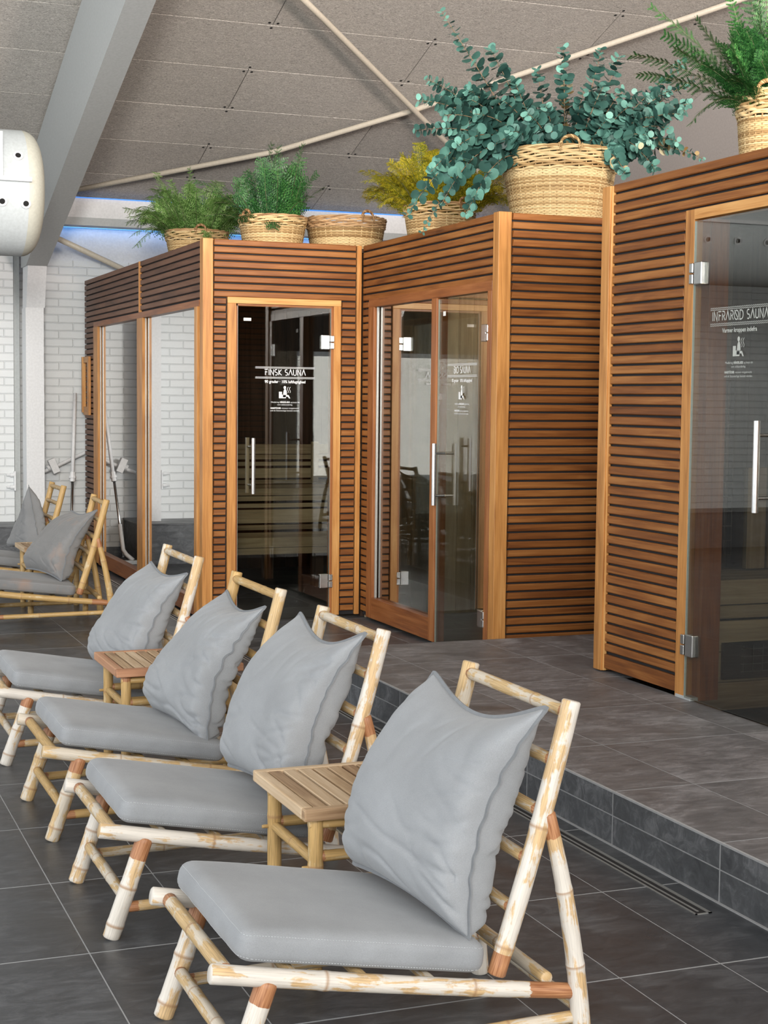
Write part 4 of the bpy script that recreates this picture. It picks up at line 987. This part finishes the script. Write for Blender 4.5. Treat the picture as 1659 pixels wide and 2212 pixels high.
# ------------------------------------------------------------------ wicker baskets on the cabin roofs
ZR = 2.336
def basket(loc, r0, r1, h, label, seed, handles=(0, pi), brown=.0, rows_top=6):
    t = thing('wicker_basket', label, 'basket', loc, 0, 'wicker baskets standing along the sauna roofs'); rn = random.Random(seed)
    ns = max(28, int(r1*150)); ns += ns % 2
    def rad(z): f = z/h; return lerp(r0, r1, f**.75)
    sh = .0082; zt0 = h*.72
    m = M(); z = sh; row = 0; seg = ns*2
    while z < zt0:
        pts = []
        for k in range(seg+1):
            a = 2*pi*k/seg; rr = rad(z)+.0032*cos(pi*k+row*pi); pts.append((rr*cos(a), rr*sin(a), z+rn.uniform(-.0006, .0006)))
        m.tube(pts, .0048, 6, cap=False); z += sh; row += 1
    m.build('woven_wall', [WICK], t, smooth=True)
    m = M()
    for k in range(ns):
        a = 2*pi*k/ns; m.tube([(rad(zz*h/6)*cos(a)*.998, rad(zz*h/6)*sin(a)*.998, zz*h/6) for zz in range(6)]+[(rad(h)*cos(a)*.99, rad(h)*sin(a)*.99, h*.95)], .0038, 5)
    m.build('stakes', [WICK], t, smooth=True)
    m = M(); n2 = int(ns*.9); zt1 = h
    nr = max(5, int((h-zt0)/.0115))
    for q in range(nr):   # slanting rope-like rows of the upper band
        pts = []
        for k in range(seg+1):
            a = 2*pi*k/seg; z_ = zt0+(q+.5)*(h-zt0)/nr+.0035*sin(k*.8+q*1.9); rr = rad(z_)+.004+.0045*cos(k*pi*.5+q*1.6); pts.append((rr*cos(a), rr*sin(a), z_))
        m.tube(pts, .0068, 6, cap=False)
    m.build('upper_band', [WICKB if brown > .5 else WICK], t, smooth=True)
    m = M(); R0 = rad(h)+.004
    for s in (0, 1, 2):
        pts = [((R0+.006*cos(k*.55+s*2.1))*cos(2*pi*k/seg), (R0+.006*cos(k*.55+s*2.1))*sin(2*pi*k/seg), h+.003+.006*sin(k*.55+s*2.1)) for k in range(seg+1)]
        m.tube(pts, .0055, 6, cap=False)
    m.build('rim', [WICK if brown < .3 else WICKB], t, smooth=True)
    for ha in handles:
        m = M(); hw = max(.038, r1*.17); hh = max(.04, r1*.17)
        for s in (0, 1, 2):
            pts = []
            for k in range(33):
                b = pi*k/32; cc = Vector((R0, 0, h-.012))+Vector((.0, hw*cos(b)*1.0, hh*sin(b)+.01))
                cc += Vector((.0055*cos(k*.9+s*2.1), 0, .0055*sin(k*.9+s*2.1)))
                pts.append(Matrix.Rotation(ha, 3, 'Z') @ cc)
            m.tube(pts, .0052, 6)
        for sy in (-1, 1):     # cross lashing at the foot of the handle
            for dx in (-1, 1):
                p = [Matrix.Rotation(ha, 3, 'Z') @ Vector((R0+.012, sy*hw+dx*.010*f, h-.03+.045*abs(f) if True else 0)) for f in (-1, 0, 1)]
                m.tube(p, .0038, 5)
        m.build('handle', [WICKB if brown > .2 else WICK], t, smooth=True)
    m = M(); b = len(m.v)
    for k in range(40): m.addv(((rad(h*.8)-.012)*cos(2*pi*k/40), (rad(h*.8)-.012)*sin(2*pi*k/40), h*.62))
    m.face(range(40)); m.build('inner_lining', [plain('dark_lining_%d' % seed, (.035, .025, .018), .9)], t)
    return t
VW = -2.0  # handle direction that faces the visitor
BK = [((2.86, 11.05, ZR), .17, .222, .225, 'light wicker basket with a fern, farthest left on the sauna roofs', 1, (-1.70, 1.3), .3),
 ((3.015, 9.72, ZR), .175, .212, .200, 'wicker basket with the dark upright fern beside the empty basket', 2, (-2.75, .35), .3),
 ((3.515, 9.72, ZR), .215, .255, .212, 'wide empty brown wicker basket without a plant', 3, (-1.35, 2.2), .9),
 ((3.85, 8.95, ZR), .175, .218, .235, 'wicker basket with brown rim holding the yellow plant', 4, (-1.25, 1.9), .5),
 ((4.045, 7.75, ZR), .235, .315, .400, 'largest straw-coloured wicker basket under the eucalyptus', 5, (-1.88, 1.25), .1),
 ((3.90, 5.58, ZR), .112, .142, .330, 'tall narrow wicker basket at the right picture edge', 6, (-2.35, .8), .15)]
for b in BK: basket(*b)

# ------------------------------------------------------------------ plants
CR = Vector((cos(yaw), -sin(yaw), 0)); CF = Vector((sin(yaw), cos(yaw), 0)); CU = Vector((0, 0, 1))
def disc(m, c, nrm, r, axis, n=9, cup=.16, wear=0.0, elong=1.0):
    ax = (axis-nrm*axis.dot(nrm)).normalized(); ay = nrm.cross(ax)
    c0 = m.addv(c+ax*r*elong, wear); ids = []
    for k in range(n):
        a = 2*pi*k/n; ids.append(m.addv(c+ax*(r*elong*(1+cos(a)))+ay*(r*sin(a))+nrm*(cup*r*(.5+.5*cos(2*a))), wear))
    for k in range(n): m.face((c0, ids[k], ids[(k+1) % n]))
def eucalyptus(loc, stems, label, seed):
    t = thing('eucalyptus_bunch', label, 'plant', loc); rn = random.Random(seed); loc = Vector(loc)
    ms, ml, md = M(), M(), M()
    for (bx, bd, tx, tz, td, lift, rl, cut) in stems:
        p0 = CR*bx+CF*bd+CU*(-.10); p2 = CR*tx+CF*td+CU*tz
        mid = p0.lerp(p2, .45)+CU*lift+CR*rn.uniform(-.02, .02)
        pts = bez(p0, mid, p2, 40); Ln = sum((b-a).length for a, b in zip(pts, pts[1:]))
        ms.tube(pts[::2], [lerp(.0042, .0014, i/20) for i in range(21)], 6)
        s = 0; nxt = .12*Ln+.03; k = 0; acc = 0; ang = rn.random()*6
        for i in range(1, 41):
            d = pts[i]-pts[i-1]; acc += d.length
            if acc < nxt: continue
            f = acc/Ln; tan = d.normalized(); side = tan.orthogonal().normalized(); ang += pi/2+rn.uniform(-.35, .35)
            q = Matrix.Rotation(ang, 3, tan) @ side
            r = rl*1.34*(1-.5*max(0, f-.6)/.4)*rn.uniform(.82, 1.12)
            for sg in (-1, 1):
                ax = (q*sg*.9+tan*rn.uniform(.15, .65)+Vector((rn.uniform(-.2, .2), rn.uniform(-.2, .2), rn.uniform(-.25, .1)))).normalized()
                nn = (tan*.75-CF*rn.uniform(.2, .95)-CR*rn.uniform(-.2, .5)+Vector((rn.uniform(-.3, .3), rn.uniform(-.3, .3), rn.uniform(-.1, .5)))).normalized(); nn = (nn-ax*ax.dot(nn)).normalized()
                w = .28 if f > .93 else (.0 if rn.random() > .12 else .2)
                tgt = md if rn.random() < cut else ml
                disc(tgt, pts[i]+ax*.003, nn, r, ax, wear=w-.02)
            nxt = acc+r*.56
    ms.build('stems', [STEMB], t, smooth=True); o = ml.build('leaves', [EUCA], t, smooth=True, attrs=True); o['kind'] = 'stuff'
    if md.v: o = md.build('dry_leaves', [EUCAD], t, smooth=True, attrs=True, label='dry yellow leaves'); o['kind'] = 'stuff'
    return t
# stems: (base right, base depth, tip right, tip up, tip depth, lift, leaf radius, share of dry leaves), metres from the rim centre
K = .00254
def st(px, py, dep=0.0, lift=.12, rl=.026, bx=None, cut=.0, bd=None):
    x = (px-1210)*K; z = (330-py)*K
    return (bx if bx is not None else max(-.2, min(.2, x*.35)), bd if bd is not None else dep*.4, x, z, dep, lift, rl, cut)
ES = [st(950, 40, -.1, .05, .0235, -.12), st(922, 168, .05, .16, .026, -.16), st(1056, 112, -.05, .06, .031, -.08), st(1158, 150, .0, .03, .026, -.02), st(1215, 98, .05, .05, .025, .03),
      st(1296, 108, .0, .06, .027, .08), st(1336, 118, .05, .06, .03, .12), st(905, 225, -.1, .20, .026, -.17), st(900, 275, .1, .2, .024, -.18), st(958, 262, -.2, .2, .027, -.15),
      st(882, 470, -.22, .44, .026, -.2), st(915, 500, -.05, .42, .016, -.2, .0), st(955, 445, -.26, .40, .027, -.18), st(1005, 470, -.28, .34, .027, -.14), st(930, 380, -.2, .34, .029, -.16),
      st(1010, 190, .0, .08, .029, -.10), st(1110, 190, -.1, .05, .030, -.05), st(1080, 230, -.2, .12, .031, -.05), st(1020, 260, -.22, .16, .030, -.12), st(1130, 260, -.25, .1, .030, -.02), st(1170, 240, -.2, .1, .026, 0),
      st(1105, 165, .15, .08, .028, -.04), st(1180, 300, -.28, .14, .030, -.02), st(1060, 330, -.30, .2, .030, -.1), st(985, 330, -.28, .24, .028, -.15), st(1255, 200, -.1, .06, .028, .05),
      st(1290, 200, -.2, .08, .032, .08), st(1300, 270, -.26, .1, .031, .08), st(1345, 240, -.2, .1, .030, .12), st(1375, 195, .0, .1, .026, .15), st(1400, 215, .1, .14, .024, .16),
      st(1440, 195, -.05, .14, .022, .18), st(1470, 240, -.1, .18, .030, .18), st(1455, 255, -.2, .2, .031, .17), st(1490, 215, .05, .18, .024, .2), st(1430, 285, -.2, .2, .030, .16),
      st(1400, 372, -.24, .28, .028, .16), st(1335, 385, -.30, .22, .024, .12, .1), st(1470, 310, .05, .18, .018, .2, .15), st(1515, 338, -.05, .20, .017, .22, .25), st(1360, 330, -.28, .2, .030, .14, .06),
      st(1385, 300, -.2, .16, .030, .16), st(1225, 250, .1, .08, .022, .02, .8), st(1240, 300, -.15, .08, .022, .04, .5), st(970, 285, .15, .2, .018, -.1, .9), st(1230, 160, .2, .06, .022, .04, .2),
      st(1500, 160, .1, .12, .020, .22), st(1490, 110, .2, .10, .022, .22), st(1150, 320, -.26, .12, .028, -.05), st(1255, 335, -.1, .06, .02, .08), st(1320, 330, -.25, .14, .029, .1), st(1095, 300, -.27, .14, .029, -.08)]
rs = random.Random(77)
for q in range(26):
    px = rs.choice([rs.uniform(950, 1110), rs.uniform(1295, 1470)]); py = rs.uniform(190, 330)
    ES.append(st(px, py, rs.uniform(-.28, .12), rs.uniform(.05, .18), rs.uniform(.024, .031)))
eucalyptus((4.045, 7.75, 2.735), ES, 'big bunch of round-leaved blue-green eucalyptus spilling from the largest basket', 7)

def frond(ml, ms, pts, width, npin, fine, rn, droop=.25, wearv=0.0, taper=1.1, asym=0, lw=.0028):
    """rachis with pinnae, each pinna a row of small leaflets (2 triangles each)"""
    n = len(pts)-1; Ln = sum((b-a).length for a, b in zip(pts, pts[1:]))
    ms.tube(pts, [lerp(.0020, .0007, i/n) for i in range(n+1)], 4)
    side0 = None
    for k in range(npin):
        f = .16+.82*k/npin; x = f*n; i = min(n-1, int(x)); p = pts[i].lerp(pts[i+1], x-i); tan = (pts[i+1]-pts[i]).normalized()
        if side0 is None:
            side0 = tan.cross(CU+Vector((rn.uniform(-.5, .5), rn.uniform(-.5, .5), .2))).normalized()
        s_ = (side0-tan*side0.dot(tan)).normalized(); nn = s_.cross(tan).normalized()
        wl = width*(sin(pi*min(1, (.12+.88*(1-f))**.8*.62+.05)))*taper*rn.uniform(.85, 1.1)
        for sg in (-1, 1):
            d = (s_*sg*.85+tan*.5+nn*rn.uniform(-.2, .25)+Vector((0, 0, -droop*rn.uniform(.3, 1)))).normalized()
            tip = p+d*wl+Vector((0, 0, -droop*wl*.25)); pn = d.cross(nn).normalized()
            if fine <= 1:
                b = [ml.addv(q, wearv) for q in (p, p.lerp(tip, .35)+pn*wl*.11, tip, p.lerp(tip, .35)-pn*wl*.11)]
                ml.face(b)
            else:
                for q in range(fine):
                    g = (q+.4)/fine; c = p.lerp(tip, g); ll = wl*.26*(1-g*.7)+.002
                    for s2 in (-1, 1):
                        e = c+(pn*s2*.85+d*.45).normalized()*ll; b = [ml.addv(c-d*lw*.6, wearv), ml.addv(e, wearv), ml.addv(c+d*lw, wearv)]
                        ml.face(b)
                b = [ml.addv(q, wearv-.08) for q in (p-pn*.0006, tip, p+pn*.0006)]; ml.face(b)
def fern(name, loc, label, mt, fronds, seed, width=.05, npin=22, fine=6, droop=.25, cat='plant', lw=.0028):
    t = thing(name, label, cat, loc); rn = random.Random(seed); ml, ms = M(), M()
    for (bx, bd, tx, tz, td, lift) in fronds:
        p0 = CR*bx+CF*bd+CU*(-.10); p2 = CR*tx+CF*td+CU*tz; mid = p0.lerp(p2, .5)+CU*lift+CR*rn.uniform(-.03, .03)
        frond(ml, ms, bez(p0, mid, p2, 14), width*rn.uniform(.75, 1.15), npin, fine, rn, droop, rn.uniform(-.1, .12), lw=lw)
    ms.build('stems', [STEM], t, smooth=True); o = ml.build('fronds', [mt], t, attrs=True); o['kind'] = 'stuff'
    return t
def fan(n, rn, xr, zr, dr, lift, bxk=.3, f=None):
    out = []
    for i in range(n):
        x = rn.uniform(*xr); z = rn.uniform(*zr)
        if f: z = f(x, z)
        d = rn.uniform(*dr); out.append((x*bxk, d*bxk, x, z, d, rn.uniform(*lift)))
    return out
rn = random.Random(21); k1 = .0034
# left fern: wide soft mound, from (265,375) to (530,500) in the picture plane
F1 = fan(100, rn, (-.48, .50), (.0, .36), (-.30, .25), (.10, .26), .30, lambda x, z: z*(1-(x/.55)**2)+.02)
F1 += [(-.1, -.05, -.50, .05, -.1, .16), (-.1, 0, -.53, .16, 0, .14), (-.1, .05, -.46, -.06, -.15, .2), (-.12, .05, -.42, -.14, -.2, .26), (-.1, -.1, -.30, .44, .05, .1), (-.05, 0, -.05, .47, 0, .06), (.1, 0, .42, .2, -.1, .16), (.05, -.1, .1, -.08, -.25, .2)]
fern('potted_fern', (2.86, 11.05, 2.57), 'soft light green fern spilling out of the farthest left basket', FERNL, F1, 3, .075, 18, 5, .35, lw=.006)
F2 = fan(46, rn, (-.24, .24), (.10, .44), (-.2, .2), (.0, .08), .4, lambda x, z: z*(1-(x/.4)**2))
F2 += [(-.02, 0, -.01, .50, .05, .0), (0, 0, .03, .47, 0, 0), (.02, 0, .18, .42, .1, .0), (.05, 0, .2, .48, -.05, .02), (.05, 0, .34, .20, 0, .08), (.05, 0, .30, .28, -.1, .06), (-.05, 0, -.32, .18, -.1, .1), (-.05, -.05, -.42, .15, -.1, .12), (-.05, 0, -.50, .22, -.1, .1), (-.06, -.1, -.35, .06, -.25, .12), (-.08, -.1, -.40, -.03, -.3, .1), (0, -.1, .02, -.10, -.26, .12), (-.1, -.1, -.2, -.04, -.28, .1), (.05, -.1, .2, .08, -.2, .1)]
fern('potted_fern', (3.015, 9.72, 2.545), 'dark green upright fern with long feathery fronds next to the empty basket', FERND, F2, 4, .070, 20, 4, .15, lw=.006)
F4 = fan(125, rn, (-.50, .46), (.02, .36), (-.28, .26), (.05, .2), .32, lambda x, z: z*(1-(x/.62)**2)+.02)
F4 += [(-.1, 0, -.50, .20, -.1, .1), (-.1, 0, -.48, .08, -.1, .14), (.1, 0, .46, .0, -.1, .2), (.1, 0, .52, .06, 0, .16), (.1, 0, .50, -.04, -.1, .22), (-.1, -.1, -.38, -.05, -.2, .2)]
fern('potted_fern', (3.85, 8.95, 2.585), 'bushy yellow and olive asparagus fern half hidden by the eucalyptus', FERNY, F4, 5, .070, 22, 6, .35, lw=.005)
k6 = .00193
def s6(px, py, dep=0.0, lift=.05, bx=0.0): return (bx, dep*.3, (px-1668)*k6, (205-py)*k6, dep, lift)
F6 = [s6(1390, 10, 0, .06, -.02), s6(1345, 125, -.05, .12, -.04), s6(1375, 150, .1, .10, -.03), s6(1480, 280, -.1, .20, -.05), s6(1500, 30, .05, .05, -.03), s6(1560, -40, .0, .02, -.02), s6(1600, -80, .05, .02), s6(1640, -60, -.05, .02),
      s6(1620, 10, -.1, .03), s6(1580, 60, -.12, .04), s6(1540, 100, -.1, .05, -.03), s6(1500, 150, -.12, .07, -.04), s6(1560, 130, -.15, .06, -.03), s6(1600, 100, -.16, .04), s6(1640, 60, -.14, .03), s6(1560, 185, -.16, .07, -.04), s6(1530, 60, .1, .05),
      s6(1680, 0, 0, .02), s6(1700, -50, .05, .02), s6(1740, 20, 0, .04, .02), s6(1780, 90, 0, .06, .03), s6(1720, 100, -.1, .04), s6(1660, 120, -.18, .04), s6(1620, 150, -.18, .05), s6(1590, 20, .15, .03), s6(1650, -20, .15, .02), s6(1460, 90, .12, .08, -.03), s6(1430, 60, .1, .08, -.03)]
F6 += fan(44, rn, (-.24, .22), (.05, .30), (-.2, .2), (.0, .08), .3)
fern('potted_fern', (3.90, 5.58, 2.665), 'large dark green fern with long arching fronds at the upper right corner', FERND, F6, 6, .060, 24, 8, .22, lw=.004)

# ------------------------------------------------------------------ cleaning pole and wall fittings
t = thing('cleaning_pole', 'white and chrome telescopic cleaning pole leaning on the far brick wall', 'pole', (2.27, 12.88, 0)); o3 = (2.27, 12.88, 0)
P0 = Vector((2.268, 12.87, .10)); P1 = Vector((2.372, 13.21, 1.41)); A_ = lambda f: P0.lerp(P1, f)
m = M(); m.tube([A_(0), A_(.46)], .011, 14); m.build('chrome_tube', [CHROME], t, o3, smooth=True)
m = M(); m.tube([A_(.46), A_(1)], .0155, 14); m.build('white_tube', [WHITEP], t, o3, smooth=True)
m = M(); m.tube([A_(.44), A_(.50)], .022, 8); m.tube([A_(.46), A_(.475)], .03, 10); m.build('clamp_collar', [WHITEP], t, o3)
m = M(); m.tube([A_(.17), A_(.01), (2.25, 12.83, .075), (2.20, 12.80, .03)], .018, 12); m.build('elbow', [WHITEP], t, o3, smooth=True)
m = M(); m.box(2.12, 2.32, 12.74, 12.80, .001, .035) ; m.build('nozzle_head', [plain('clear_grey_head', (.45, .47, .48), .3)], t, o3, bevel=.006)
t = thing('wall_brace', 'white diagonal brace bar with a boxy clamp on the far brick wall', 'brace', (2.2, 13.3, .85)); o3 = (2.2, 13.3, .85)
m = M(); m.tube([(2.08, 13.25, .735), (2.24, 13.30, .80), (2.46, 13.33, .90), (3.0, 13.36, 1.12)], .016, 12); m.build('bar', [WHITEP], t, o3, smooth=True)
m = M(); c = Vector((2.20, 13.26, .80))
ex = Vector((.40, 0, -.9)).normalized(); ez = Vector((.9, 0, .40)).normalized()
m.hexa([c+ex*a*.062+Vector((0, b*.03, 0))+ez*d*.03 for a in (-1, 1) for b in (-1, 1) for d in (-1, 1)]); m.build('clamp_box', [WHITEP], t, o3, bevel=.003)
m = M(); m.tube([(2.145, 13.265, .775), (2.165, 13.27, .785)], .026, 12); m.build('collar', [WHITEP], t, o3)
t = thing('wall_latch', 'small white metal latch bracket on the edge of the brick pier at the left', 'latch', (1.86, 13.2, .69)); o3 = (1.86, 13.2, .69)
m = M(); m.box(1.862, 1.874, 13.17, 13.219, .60, .76); m.build('plate', [WHITEP], t, o3)
for z in (.63, .73):
    m = M(); m.tube([(1.862, 13.18, z), (1.83, 13.18, z)], .018, 10); m.tube([(1.835, 13.18, z), (1.80, 13.18, z)], .010, 8); m.build('bolt', [WHITEP], t, o3)
